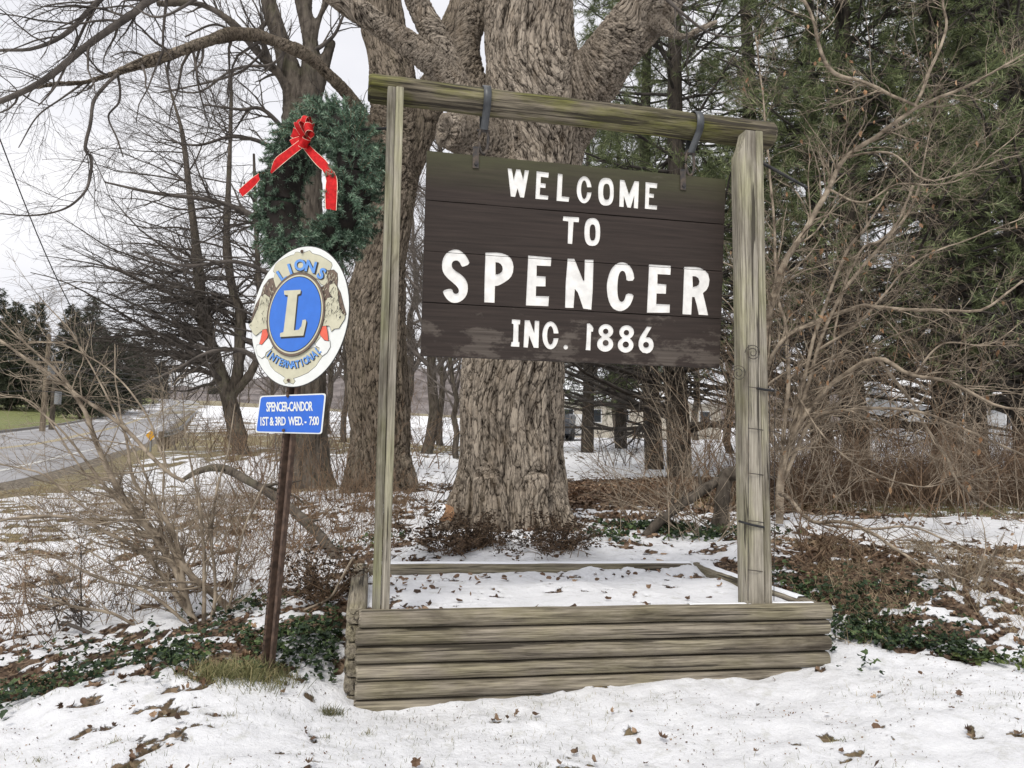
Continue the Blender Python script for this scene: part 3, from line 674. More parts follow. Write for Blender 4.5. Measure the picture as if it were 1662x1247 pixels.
LET = [
 ('W', [C1([(83, 80), (122, 85), (140, 188), (166, 90), (205, 93), (232, 187), (248, 97), (288, 100), (240, 362), (203, 358), (178, 272), (155, 355), (113, 350)])]),
 ('E', [C1([(362, 108), (480, 123), (474, 170), (403, 161), (400, 222), (450, 229), (447, 269), (396, 264), (392, 335), (475, 345), (470, 382), (350, 373)])]),
 ('L', [C1([(567, 130), (612, 137), (603, 350), (677, 358), (670, 402), (553, 392)])]),
 ('C', [C1(ringC(820, 286, 72, 130, 42, 262, 312))]),
 ('O', [C1(slo(1030, 305, 75, 134)), C1(slo(1036, 306, 33, 78))]),
 ('M', [C1([(1165, 190), (1208, 195), (1252, 332), (1305, 203), (1348, 208), (1338, 467), (1298, 462), (1302, 342), (1268, 460), (1236, 456), (1203, 347), (1200, 452), (1158, 448)])]),
 ('E', [C1([(1412, 213), (1525, 225), (1520, 272), (1450, 265), (1447, 322), (1492, 328), (1490, 365), (1445, 360), (1443, 432), (1523, 440), (1520, 478), (1405, 468)])]),
 ('T', [C1([(620, 542), (772, 552), (768, 598), (718, 595), (705, 808), (662, 803), (668, 590), (615, 583)])]),
 ('O', [C1(slo(899, 692, 76, 134)), C1(slo(902, 697, 29, 78))]),
 ('S', [C2(smooth_loop([(433, 268), (415, 215), (375, 155), (320, 112), (270, 103), (215, 115), (160, 155), (125, 225), (118, 300), (135, 370), (185, 430), (245, 480), (290, 520), (312, 560), (305, 595), (272, 607), (245, 590), (240, 560), (213, 543), (125, 567), (145, 620), (185, 675), (240, 707), (310, 700), (370, 660), (405, 600), (413, 520), (395, 450), (340, 390), (270, 345), (235, 310), (228, 270), (245, 235), (285, 225), (318, 245), (335, 283), (352, 303)]))]),
 ('P', [C2([(610, 140), (740, 140), (790, 146), (830, 158), (868, 178), (898, 210), (916, 250), (924, 300), (918, 360), (900, 405), (870, 440), (820, 475), (770, 503), (745, 512), (716, 515), (710, 703), (595, 698), (600, 400)]), C2([(722, 248), (755, 252), (780, 268), (798, 295), (803, 325), (793, 355), (770, 375), (745, 384), (722, 385)])]),
 ('E', [C2([(1090, 172), (1350, 195), (1343, 292), (1185, 285), (1183, 402), (1285, 410), (1283, 520), (1178, 518), (1175, 628), (1323, 632), (1315, 742), (1063, 733)])]),
 ('N', [C3([(10, 138), (85, 140), (183, 385), (196, 385), (203, 150), (300, 152), (290, 500), (275, 712), (185, 700), (125, 520), (90, 478), (75, 692), (-20, 690), (-12, 400)])]),
 ('C', [C3(smooth_loop([(763, 385), (745, 280), (700, 207), (640, 178), (590, 180), (530, 215), (480, 290), (452, 400), (448, 480), (465, 600), (505, 690), (570, 728), (630, 728), (700, 680), (740, 600), (752, 540), (668, 527), (650, 600), (620, 628), (592, 615), (572, 560), (567, 470), (575, 350), (595, 290), (625, 270), (655, 290), (668, 340), (670, 390)]))]),
 ('E', [C3([(925, 203), (1170, 218), (1163, 320), (1020, 312), (1018, 420), (1118, 430), (1113, 533), (1008, 530), (1005, 648), (1158, 655), (1155, 747), (900, 745)])]),
 ('R', [C3([(1320, 230), (1450, 232), (1500, 242), (1550, 268), (1588, 310), (1603, 375), (1595, 440), (1570, 490), (1530, 525), (1560, 650), (1588, 775), (1483, 768), (1460, 660), (1435, 570), (1408, 570), (1398, 768), (1300, 763)]), C3([(1412, 335), (1450, 338), (1478, 358), (1491, 395), (1483, 428), (1460, 448), (1416, 458)])]),
 ('I', [C4([(125, 110), (205, 115), (202, 158), (188, 158), (185, 325), (197, 328), (195, 375), (113, 370), (120, 328), (135, 325), (140, 155), (123, 150)])]),
 ('N', [C4([(248, 118), (295, 120), (340, 240), (345, 122), (388, 125), (380, 385), (335, 382), (290, 265), (278, 382), (236, 378)])]),
 ('C', [C4(ringC(496, 264, 78, 134, 46, 245, 292))]),
 ('dot', [C4(ell(643, 378, 22, 22, 14))]),
 ('one', [C4([(848, 150), (875, 150), (897, 170), (910, 195), (905, 228), (888, 228), (880, 408), (835, 405), (843, 300)])]),
 ('eight', [C4(eight(1030, 222, 71, 66, 1023, 348, 78, 73)), C4(ell(1028, 225, 26, 26, 16)), C4(ell(1028, 337, 29, 29, 16))]),
 ('eight', [C4(eight(1230, 233, 71, 66, 1220, 357, 76, 73)), C4(ell(1228, 237, 26, 26, 16)), C4(ell(1222, 352, 30, 30, 16))]),
 ('six', [C4([(1425, 180), (1472, 183), (1440, 235), (1415, 283), (1450, 285), (1475, 303), (1488, 335), (1490, 370), (1480, 400), (1455, 428), (1425, 438), (1385, 430), (1358, 402), (1344, 365), (1346, 320), (1362, 275), (1395, 225)]), C4(ell(1417, 355, 28, 28, 16))]),
]
def prism(loops, y0, y1, expand=0.0):
    """loops in local (x,z) -> mesh between y0 and y1 (y = depth), via a filled 2D curve"""
    cu = bpy.data.curves.new('tmp', 'CURVE'); cu.dimensions = '2D'; cu.fill_mode = 'BOTH'; cu.extrude = abs(y1 - y0) / 2; cu.offset = expand
    for lo in loops:
        sp = cu.splines.new('POLY'); sp.points.add(len(lo) - 1); sp.use_cyclic_u = True
        for i, p in enumerate(lo): sp.points[i].co = (p[0], p[1], 0, 1)
    ob = bpy.data.objects.new('tmp', cu); COL.objects.link(ob)
    dg = bpy.context.evaluated_depsgraph_get(); me = bpy.data.meshes.new_from_object(ob.evaluated_get(dg))
    bpy.data.objects.remove(ob)
    me.transform(Matrix(((1, 0, 0, 0), (0, 0, -1, (y0 + y1) / 2), (0, 1, 0, 0), (0, 0, 0, 1))))
    import bmesh
    bm = bmesh.new(); bm.from_mesh(me); bmesh.ops.remove_doubles(bm, verts=bm.verts, dist=1e-5); bmesh.ops.recalc_face_normals(bm, faces=bm.faces); bm.to_mesh(me); bm.free()
    return me
def join_meshes(ms, name):
    import bmesh
    bm = bmesh.new()
    for me in ms: bm.from_mesh(me)
    o = bpy.data.meshes.new(name); bm.to_mesh(o); bm.free(); return o
def boolean(me, cut, mats=None, op='DIFFERENCE'):
    a = bpy.data.objects.new('a', me); c = bpy.data.objects.new('c', cut); COL.objects.link(a); COL.objects.link(c)
    md = a.modifiers.new('b', 'BOOLEAN'); md.object = c; md.solver = 'EXACT'; md.operation = op
    if mats: md.material_mode = 'TRANSFER'
    dg = bpy.context.evaluated_depsgraph_get(); r = bpy.data.meshes.new_from_object(a.evaluated_get(dg))
    bpy.data.objects.remove(a); bpy.data.objects.remove(c); return r

mt, t, b = new_mat('sign_brown')
g = noise_n(t, 1, (2, 1, 60), 5, .6, dist=.2); base = ramp(t, g, [(.3, (.016, .0105, .008)), (.7, (.040, .028, .023))])
wr = noise_n(t, 1, (4.2, 1, 9), 6, .68); sepc = t.nodes.new('ShaderNodeTexCoord'); sx = t.nodes.new('ShaderNodeSeparateXYZ'); t.links.new(sepc.outputs['Object'], sx.inputs[0])
low = ramp(t, mathn(t, 'MULTIPLY', sx.outputs['Z'], -1), [(.80, (0, 0, 0)), (.98, (1, 1, 1))])
worn = ramp(t, mathn(t, 'ADD', wr, mathn(t, 'MULTIPLY', low.outputs[0], .17)), [(.66, (0, 0, 0)), (.73, (1, 1, 1))])
gw = ramp(t, g, [(.3, (.075, .06, .05)), (.7, (.18, .155, .13))])
c1 = mixc(t, mathn(t, 'MULTIPLY', worn.outputs[0], .5), base.outputs[0], gw.outputs[0])
topg = ramp(t, mathn(t, 'MULTIPLY', sx.outputs['Z'], -1), [(.0, (1, 1, 1)), (.22, (0, 0, 0))])
gf = mathn(t, 'MULTIPLY', mathn(t, 'MULTIPLY', topg.outputs[0], noise_n(t, 1, (3, 1, 14), 4, .6)), 1.1)
c2 = mixc(t, gf, c1, (.075, .08, .035))
t.links.new(c2, b.inputs['Base Color']); b.inputs['Roughness'].default_value = .72; b.inputs['Specular IOR Level'].default_value = .35
bump(t, b, mathn(t, 'SUBTRACT', g, mathn(t, 'MULTIPLY', worn.outputs[0], .4)), .4, .002)
M_SIGN = mt
loops = [(nm, [[tuple(s2(x, y)) for x, y in lo] for lo in ls]) for nm, ls in LET]
q4 = [np.array([(c - cTL) @ AX, (c - cTL)[2]]) for c in (cTL, cTR, cBR, cBL)]
def bil(s, t_): return (q4[0] * (1 - s) + q4[1] * s) * (1 - t_) + (q4[3] * (1 - s) + q4[2] * s) * t_
TB = [0, .245, .495, .745, 1.0]
cutters = []
for nm, ls in loops: cutters.append(prism(ls, -.02, .0085))
cut = join_meshes(cutters, 'cut'); cut.materials.append(M_WHITE)
GAP = .0022
for k in range(4):
    tt = [TB[k] + (GAP if k else 0), TB[k + 1] - (0 if k == 3 else GAP)]
    nseg = 24; top = [bil(s, tt[0]) for s in np.linspace(0, 1, nseg)]; bot = [bil(s, tt[1]) for s in np.linspace(0, 1, nseg)]
    r_ = np.random.default_rng(80 + k)
    jt = [p + [0, (fbm(np.array([[p[0] * 7, k, 0]]), 3, 5)[0] - .5) * .004] for p in top]; jb = [p + [0, (fbm(np.array([[p[0] * 7, k + 9., 0]]), 3, 6)[0] - .5) * .004] for p in bot]
    me = prism([[tuple(p) for p in jt] + [tuple(p) for p in jb[::-1]]], (k % 2) * .0015, .036)
    me.materials.append(M_SIGN)
    for c_ in cutters: pass
    me2 = boolean(me, cut.copy(), True)
    if M_WHITE.name not in [x.name for x in me2.materials if x]: me2.materials.append(M_WHITE)
    o = link('plank', me2, [M_SIGN], sign, mw=SM()); sharp(o, 30)
crack = Buf()
pa, pb = bil(0, TB[2]), bil(1, TB[2])
dz = (pb - pa); ang = math.atan2(dz[1], dz[0]); L = np.linalg.norm(dz)
Rm = np.array([[cos(ang), 0, -sin(ang)], [0, 1, 0], [sin(ang), 0, cos(ang)]])
crack.box((0, -.02, -.0016), (L, .03, .0016), (Rm, np.array([pa[0], 0, pa[1]])))
crackm = crack.mesh('crack', False)
for nm, ls in loops:
    me = prism(ls, .0062, .0095, .0007)
    if 9 <= [n_ for n_, _ in loops].index(nm) if False else False: pass
    ys = [p[1] for lo in ls for p in lo]; xs = [p[0] for lo in ls for p in lo]
    zc = pa[1] + (pb - pa)[1] * ((np.mean(xs) - pa[0]) / (pb - pa)[0])
    if min(ys) < zc - .01 and max(ys) > zc + .01: me = boolean(me, crackm.copy())
    o = link('letter', me, M_WHITE, sign, mw=SM())

# ------------------------------------------------------------------ hooks and wire trellis on the posts
hk = Buf(); a_ = PL(.06, .10, 0); p0 = onplane(629, 209, PL(0, .10, 0), BK); p1 = p0 - AX * .17 + np.array([0, .05, .0])
hk.tubes(np.array([p0 + AX * .02, p0 - AX * .01, p0 - AX * .0101, p1]), np.array([.009, .013, .0075, .0065]), 8, cap=True)
link('hanger_rod', hk.mesh('hanger_rod', True, frame.location), M_BLACK, frame)
hk = Buf(); p0 = onplane(1236, 264, PL(0, .09, 0), BK); e0 = at(1310, 305, p0[1] - .25); hk.tubes(np.array([p0, (p0 + e0) / 2, e0]), np.array([.010, .009, .007]), 8, cap=True)
link('hanger_rod', hk.mesh('hanger_rod', True, frame.location), M_BLACK, frame)
tr = empty('wire_trellis', onplane(1214, 975, PL(0, .045, 0), BK), 'thin wire trellis with curled tops tied to the right post', 'trellis')
def tpx(x, y, v=.045): return onplane(x, y, PL(0, v, 0), BK)
tb = Buf()
for y in (630, 697, 770, 847, 927): tb.tubes(resample([tpx(1214, y - 2), tpx(1230, y), tpx(1262, y + 5, .1)], [.0022] * 3, 6)[0], np.full(6, .0022), 5)
for x0, x1, ytop, v in ((1215, 1214, 560, .045), (1249, 1249, 640, .06), (1258, 1256, 575, .12)):
    tb.tubes(np.array([tpx(x0, ytop, v), tpx(x1, 975, v)]), np.array([.0022, .0022]), 5)
link('wire_grid', tb.mesh('wire_grid', True, tr.location), M_IRON, tr)
for cx, cy, v, sg in ((1222, 573, .045, 1), (1199, 606, .045, 1), (1275, 572, .12, 1)):
    th = np.linspace(0, 4.2 * pi, 40); rr_ = 13 * (1 - th / th[-1] * .78)
    b = Buf(); b.tubes(np.array([tpx(cx - cos(t_) * r_, cy - sin(t_) * r_ * 1.05, v) for t_, r_ in zip(th, rr_)]), np.full(40, .0022), 5)
    link('wire_scroll', b.mesh('wire_scroll', True, tr.location), M_IRON, tr)
for (x0, y0, x1, y1) in ((1228, 630, 1256, 634), (1199, 846, 1240, 856)):
    b = Buf(); P = np.array([tpx(x0, y0, .052), tpx((x0 + x1) / 2, (y0 + y1) / 2 + 1, .04), tpx(x1, y1, .052)]); b.tubes(P, np.full(3, .007), 6, cap=True)
    link('cable_tie', b.mesh('cable_tie', True, tr.location), M_BLACK, tr)

# ------------------------------------------------------------------ club sign on rusted post
PB = at(430, 1100, 3.7); PC = at(485, 514, 3.66)
pv = nrm(PC - PB); Vd = pv; Ud0 = np.array([cos(radians(33)), -sin(radians(33)), 0]); Ud = nrm(Ud0 - Vd * (Ud0 @ Vd)); Nd = np.cross(Ud, Vd)
if Nd[1] > 0: Nd = -Nd
Vd2 = nrm(Vd + Ud * .055); Ud2 = nrm(Ud - Vd2 * (Ud @ Vd2))   # the plates sit a little askew
club = empty('club_sign', PB, 'round service club emblem sign with blue meeting plaque on a leaning rusted post', 'sign')
def CM(off): return frame_mat(PC + Nd * off, Ud2, Vd2, club)
def pc(x, y): # crop pixel -> plate coordinates
    p = onplane(380 + x / 3.5636, 370 + y / 3.5636, PC + Nd * .02, Nd) - PC; return (p @ Ud2, p @ Vd2)
def plate(name, loops_, off, th, mat, parent=club, mw=None, exp=0.0, lab=None):
    me = prism(loops_, 0, th, exp); o = link(name, me, mat, parent, mw=mw or CM(off), label=lab); return o
# channel post: hat section
def chan(z0, z1):
    s = [(-.045, 0), (-.026, 0), (-.020, .03), (.020, .03), (.026, 0), (.045, 0), (.045, .004), (.029, .004), (.0235, .034), (-.0235, .034), (-.029, .004), (-.045, .004)]
    b = Buf(); n = len(s); V = [];
    for z in np.linspace(z0, z1, 20): V += [PB + Ud * x * .82 + (-Nd) * (y - .002) * 1.2 + Vd * z for x, y in s]
    q = np.arange(20 * n).reshape(20, n); b.add(V, np.stack([q[:-1], np.roll(q[:-1], -1, 1), np.roll(q[1:], -1, 1), q[1:]], -1).reshape(-1, 4)); return b
link('post', chan(-.3, 2.0).mesh('post', False, club.location), M_RUST, club)
hb = Buf()
for k in range(72):
    c = PB + Vd * (.02 + k * .0254) - Ud * .029 + Nd * .0035
    a = np.arange(8) * pi / 4; ringq = [c + Ud * .0042 * cos(x) + Vd * .0042 * sin(x) for x in a]; hb.add(ringq + [c + Nd * .0004], [[i, (i + 1) % 8, 8] for i in range(8)])
link('bolt_holes', hb.mesh('bolt_holes', False, club.location), M_HOLE, club, kind='stuff')
ctr = np.array(pc(371, 512)); Rp = .352
bdisc = lambda r, c=ctr, n=64: [(c[0] + r * cos(a), c[1] + r * sin(a)) for a in np.arange(n) * 2 * pi / n]
plate('plate_edge', [bdisc(Rp + .004)], .022, .004, M_EDK)
plate('round_plate', [bdisc(Rp)], .0232, .005, M_SWHITE)
Z = lambda p: [pc(x, y) for x, y in p]
cart1 = [(235, 235), (243, 215), (260, 198), (300, 175), (335, 160), (350, 158), (358, 143), (372, 142), (395, 150), (420, 140), (440, 133), (455, 150), (500, 162), (540, 185), (565, 203), (570, 218), (562, 240), (550, 262), (557, 285), (548, 312), (525, 335), (505, 325), (490, 300), (450, 285), (400, 280), (350, 284), (305, 302), (285, 320), (265, 352), (245, 357), (230, 335), (226, 305), (236, 285), (240, 262), (230, 252)]
cart2 = [(180, 728), (178, 745), (200, 760), (215, 800), (240, 828), (275, 850), (300, 868), (288, 885), (300, 902), (320, 893), (345, 903), (356, 888), (345, 872), (385, 858), (430, 838), (475, 800), (500, 762), (520, 735), (515, 700), (480, 690), (440, 700), (330, 725), (240, 700), (205, 690)]
maneR = [(540, 250), (580, 245), (600, 265), (603, 300), (600, 340), (620, 380), (635, 440), (652, 500), (640, 520), (600, 505), (560, 525), (520, 560), (517, 480), (515, 400), (500, 350), (528, 335), (548, 310)]
faceR = [(560, 332), (585, 322), (602, 345), (606, 390), (612, 440), (625, 490), (648, 512), (645, 530), (628, 555), (612, 582), (585, 585), (570, 600), (560, 570), (540, 566), (522, 590), (512, 620), (500, 640), (475, 670), (480, 640), (510, 580), (520, 540), (535, 480), (530, 440), (548, 408), (575, 402), (556, 370)]
mouthR = [(518, 572), (540, 570), (546, 598), (550, 625), (552, 655), (530, 650), (506, 622), (506, 595)]
jawR = [(470, 655), (505, 618), (530, 655), (558, 655), (561, 690), (542, 722), (516, 742), (497, 722), (500, 695), (480, 684)]
maneL = [(175, 340), (205, 300), (228, 292), (243, 345), (262, 362), (232, 405), (214, 460), (210, 530), (212, 600), (195, 560), (172, 572), (160, 520), (180, 452), (150, 440), (112, 530), (100, 540), (128, 450), (160, 392)]
faceL = [(160, 400), (185, 385), (212, 405), (216, 450), (207, 520), (212, 585), (190, 588), (165, 598), (150, 610), (132, 625), (116, 610), (97, 575), (94, 560), (110, 545), (130, 500), (150, 452)]
mouthL = [(172, 592), (195, 588), (204, 620), (198, 640), (168, 677), (154, 672), (163, 640)]
jawL = [(152, 678), (172, 672), (205, 638), (232, 680), (222, 700), (190, 722), (184, 742), (166, 756), (142, 738), (132, 700), (136, 680)]
for k, (nm, pts, mt_) in enumerate((('scroll_panel', cart1, M_CREAM), ('scroll_panel', cart2, M_CREAM), ('lion_mane', maneR, M_EBR), ('lion_mane', maneL, M_EBR),
                                   ('lion_jaw', jawR, M_SWHITE), ('lion_jaw', jawL, M_SWHITE), ('lion_face', faceR, M_CREAM), ('lion_face', faceL, M_CREAM), ('lion_mouth', mouthR, M_ERED), ('lion_mouth', mouthL, M_ERED))):
    L_ = [Z(pts)]
    b_ = .0236 + (k // 2) * .0012
    plate(nm + '_outline', L_, b_, .0004, M_EDK, exp=.0020)
    plate(nm, L_, b_ + .0006, .0006, mt_)
if True:   # fur strokes, eyes and noses
    fb = Buf(); r_ = np.random.default_rng(5)
    def strokes(pl_, n_, wd, ln, a0, off):
        P = np.array(Z(pl_)); mn, mx_ = P.min(0), P.max(0); k = 0
        while k < n_:
            p = r_.uniform(mn, mx_); ins = False; j = len(P) - 1
            for i in range(len(P)):
                if (P[i][1] > p[1]) != (P[j][1] > p[1]) and p[0] < (P[j][0] - P[i][0]) * (p[1] - P[i][1]) / (P[j][1] - P[i][1]) + P[i][0]: ins = not ins
                j = i
            if not ins: continue
            k += 1; a = a0 + r_.normal(0, .35); d = np.array([cos(a), sin(a)]) * ln; s_ = np.array([-sin(a), cos(a)]) * wd
            q = [p - s_, p + d, p + s_]; fb.add([[x, -off, y] for x, y in q], [[0, 1, 2]])
    strokes(maneR, 60, .0016, .022, radians(250), .0290); strokes(maneL, 40, .0016, .022, radians(290), .0290)
    strokes(faceR, 26, .0010, .014, radians(250), .0324); strokes(faceL, 22, .0010, .014, radians(290), .0324)
    for x, y, rx in ((570, 400, 10), (182, 437, 10), (622, 520, 13), (108, 565, 10)):
        c = pc(x, y); fb.add([[c[0] + .0028 * rx / 10 * 1.5 * cos(a), -.0325, c[1] + .0022 * rx / 10 * 1.5 * sin(a)] for a in np.arange(8) * pi / 4] + [[c[0], -.0326, c[1]]], [[i, (i + 1) % 8, 8] for i in range(8)])
    fk2 = fb; fb = Buf(); strokes(maneR, 70, .0018, .020, radians(250), .0288); strokes(maneL, 50, .0018, .020, radians(290), .0288)
    link('cream_strokes', fb.mesh('cream_strokes', False), M_CREAM, club, mw=CM(0), kind='stuff'); fb = fk2
    link('ink_strokes', fb.mesh('ink_strokes', False), M_EDK, club, mw=CM(0), kind='stuff')
bc = np.array(pc(362, 502)); rb = .187
for rr_, of, mt_, nm in ((rb + .026, .0318, M_EDK, 'ring_outline'), (rb + .0235, .0324, M_EBR, 'brown_ring'), (rb + .012, .033, M_CREAM, 'cream_ring'), (rb + .004, .0336, M_EDK, 'ring_outline'), (rb, .0342, M_BLUE, 'blue_disc')):
    plate(nm, [bdisc(rr_, bc)], of, .0006, mt_)
bigL = [(303, 367), (400, 362), (397, 384), (380, 390), (360, 596), (388, 592), (404, 572), (410, 537), (428, 533), (432, 545), (415, 626), (280, 634), (281, 612), (300, 606), (326, 394), (305, 390)]
plate('monogram_shadow', [[pc(x + 5, y + 9) for x, y in bigL]], .0350, .0006, M_EDK, exp=.001)
plate('monogram', [Z(bigL)], .0362, .0008, M_CREAM)
def glyphs(ch, mat, cx, cy, h, wsc, rot, off, name, mwf=CM, parent=club, bold=.02, conv=pc, shear=0.0, space=1.0):
    cu = bpy.data.curves.new('g', 'FONT'); cu.body = ch; cu.size = 1; cu.align_x = 'CENTER'; cu.align_y = 'CENTER'; cu.offset = bold; cu.resolution_u = 3; cu.shear = shear; cu.space_character = space
    cu.extrude = .004
    ob = bpy.data.objects.new('g', cu); COL.objects.link(ob); dg = bpy.context.evaluated_depsgraph_get(); me = bpy.data.meshes.new_from_object(ob.evaluated_get(dg)); bpy.data.objects.remove(ob)
    co = np.array([v.co[:] for v in me.vertices]); mn, mx_ = co.min(0), co.max(0); c = (mn + mx_) / 2; sc = h / (mx_[1] - mn[1]); wd = (mx_[0] - mn[0]) * sc
    sx_ = sc * wsc if wsc < 10 else wsc / (mx_[0] - mn[0])
    a = radians(rot)
    x = (co[:, 0] - c[0]) * sx_; y = (co[:, 1] - c[1]) * sc
    X = cx + x * cos(a) + y * sin(a); Y_ = cy + x * sin(a) - y * cos(a)         # crop pixels, y down
    P = np.array([conv(px_, py_) for px_, py_ in zip(X, Y_)])
    dep = np.where(co[:, 2] > 0, -.0008, 0)
    me.vertices.foreach_set('co', np.stack([P[:, 0], dep, P[:, 1]], 1).astype(np.float32).ravel()); me.update()
    return link(name, me, mat, parent, mw=mwf(off))
for ch, x, y, r_ in (('L', 283, 275, -32), ('I', 330, 243, -18), ('O', 388, 217, -3), ('N', 450, 226, 14), ('S', 512, 266, 30)):
    glyphs(ch, M_EDK, x + 3, y + 3, 72, 1.0, r_, .0258, 'letter_shadow', bold=.05)
    glyphs(ch, M_LBLUE, x, y, 67, .95, r_, .0272, 'letter', bold=.035)
xs = np.linspace(208, 492, 13)
for k, ch in enumerate('INTERNATIONAL'):
    x = xs[k]; tt = (x - 346) / 150; y = 792 - 82 * tt * tt - 6 * tt; rot = -math.degrees(math.atan(2 * 82 * tt / 150)) * .8
    glyphs(ch, M_EDK, x + 2, y + 2, 46, .72, rot, .0258, 'letter_shadow', bold=.04)
    glyphs(ch, M_LBLUE, x, y, 42, .68, rot, .0272, 'letter', bold=.02)
def bolt(px, py, off=.026):
    c = pc(px, py); b = Buf(); P = np.array([[c[0], 0, c[1]], [c[0], -.007, c[1]]]); b.tubes(P, np.array([.009, .007]), 8, cap=True); link('bolt', b.mesh('bolt', True), M_RUST, club, mw=CM(off))
bolt(403, 140, .030); bolt(325, 884, .030)
# blue plaque
def rpoly(p, r=6, n=4):
    p = np.array(p, float); o = []
    for i in range(len(p)):
        a = p[i - 1]; b_ = p[i]; c = p[(i + 1) % len(p)]; u = (a - b_) / np.linalg.norm(a - b_); v = (c - b_) / np.linalg.norm(c - b_)
        for k in np.linspace(0, 1, n): o.append(tuple(b_ + u * r * (1 - k) ** 2 + v * r * k ** 2))
    return o
plq = [(150, 972), (530, 957), (506, 1193), (122, 1184)]; inn = [(157, 979), (523, 965), (500, 1186), (129, 1177)]
plate('plaque_border', [Z(rpoly(plq, 16))], .020, .003, M_SWHITE); plate('plaque', [Z(rpoly(inn, 14))], .0212, .001, M_BLUE2)
def pq(x, y): return pc(x, y)
glyphs('SPENCER-CANDOR', M_SWHITE, 323, 1034, 56, 268, -.8, .0222, 'lettering', bold=.022, space=.9)
glyphs('1ST & 3RD  WED. -  7:00', M_SWHITE, 324, 1118, 52, 338, -.6, .0222, 'lettering', bold=.022, space=.9)
bolt(315, 972, .024); bolt(291, 1172, .024)

# ------------------------------------------------------------------ wreath
WC = at(512, 310, 3.98); th = radians(41); W1 = np.array([cos(th), -sin(th), 0]); WN = np.array([-sin(th), -cos(th), 0])
wre = empty('wreath', WC, 'large evergreen wreath with red velvet bow hanging beside the left post', 'wreath')
WR, Wr = .35, .16
r_ = np.random.default_rng(3)
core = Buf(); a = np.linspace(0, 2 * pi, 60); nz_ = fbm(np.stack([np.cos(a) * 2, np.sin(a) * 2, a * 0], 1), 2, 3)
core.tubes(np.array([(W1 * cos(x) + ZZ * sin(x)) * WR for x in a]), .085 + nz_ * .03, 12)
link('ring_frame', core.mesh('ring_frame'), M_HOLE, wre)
ns = 1150
ph = r_.uniform(0, 2 * pi, ns); ps = r_.uniform(0, 2 * pi, ns)
er = W1[None] * np.cos(ph)[:, None] + ZZ * np.sin(ph)[:, None]; et = -W1[None] * np.sin(ph)[:, None] + ZZ * np.cos(ph)[:, None]
rad = er * np.cos(ps)[:, None] + WN * np.sin(ps)[:, None]
base_ = er * (WR + .012) + rad * .06
d = nrm(rad * r_.uniform(.6, 1.1, ns)[:, None] + et * r_.uniform(-.1, 1.1, ns)[:, None] + r_.normal(size=(ns, 3)) * .28 + [0, 0, -.15])
Ls = r_.uniform(.08, .15, ns) * np.where(np.cos(ps) < -.2, .6, 1); st = 7
Pp = np.zeros((ns, st, 3)); Pp[:, 0] = base_
for j in range(1, st): Pp[:, j] = Pp[:, j - 1] + d * (Ls / (st - 1))[:, None]; d = nrm(d + [0, 0, -.05] + r_.normal(size=(ns, 3)) * .05 + et * .04)
wb = Buf(); wb.tubes(Pp, np.full((ns, st), .0022), 3)
link('stems', wb.mesh('stems'), M_TWIG3, wre, kind='stuff')
def needles(rg, P, per, ln, wd, ang=55, spread=1.0, tip=True):
    """P (m,n,3) twig paths -> needle triangles (V,F)"""
    m, n = P.shape[:2]; N = m * per; i = np.repeat(np.arange(m), per); t = rg.uniform(.08, .999, N) * (n - 1); k = np.minimum(t.astype(int), n - 2); f = (t - k)[:, None]
    p = P[i, k] * (1 - f) + P[i, k + 1] * f; tan = nrm(P[i, k + 1] - P[i, k]); q = rg.normal(size=(N, 3)); q = nrm(q - (q * tan).sum(1)[:, None] * tan)
    a = np.radians(rg.normal(ang, 14, N))[:, None]; d = tan * np.cos(a) + q * np.sin(a); L = ln * rg.uniform(.7, 1.2, N)[:, None]
    s = nrm(np.cross(d, rg.normal(size=(N, 3)))) * wd / 2
    V = np.stack([p - s, p + s, p + d * L], 1).reshape(-1, 3); F = np.arange(N * 3).reshape(N, 3); return V, F
V, F = needles(r_, Pp, 115, .028, .0052); nb = Buf(); nb.add(V, F); link('foliage', nb.mesh('foliage', False), M_WREATH, wre, kind='stuff')
bow = link('bow', None, None, wre)
bow = None
def strip3(C, side, wd, wav=0):
    """ribbon strip following centre C with width direction side(s)"""
    n = len(C); side = nrm(np.asarray(side)); 
    if side.ndim == 1: side = np.repeat(side[None], n, 0)
    nor = nrm(np.cross(np.gradient(C, axis=0), side)); rows = [C + side * wd * k for k in (-.5, -.465, 0, .465, .5)]
    rows[2] = rows[2] + nor * wd * .06
    V = np.stack(rows, 1).reshape(-1, 3); q = np.arange(n * 5).reshape(n, 5); F = np.stack([q[:-1, :-1], q[1:, :-1], q[1:, 1:], q[:-1, 1:]], -1)
    return V, F
for o_ in [o for o in wre.children if o.name.startswith('bow')]: bpy.data.objects.remove(o_)
BC = WC + ZZ * (WR + .04) + WN * .155 + W1 * .0
BC = at(497, 226, 3.78)
knot = Buf(); knot.tubes(np.array([BC - W1 * .022, BC, BC + W1 * .022]), np.array([.018, .026, .018]), 10, cap=True)
bowo = link('bow', knot.mesh('bow', True, wre.location), M_RED, wre)
def add_ribbon(name, C, side, wd, parent):
    V, F = strip3(C, side, wd); V = V - np.array(wre.location)
    me = mesh_np(name, V, [F.reshape(-1, 4)]); me.materials.append(M_RED); me.materials.append(M_GOLD)
    mi = np.tile([1, 0, 0, 1], len(C) - 1).astype(np.int32); me.polygons.foreach_set('material_index', mi)
    link(name, me, None, parent)
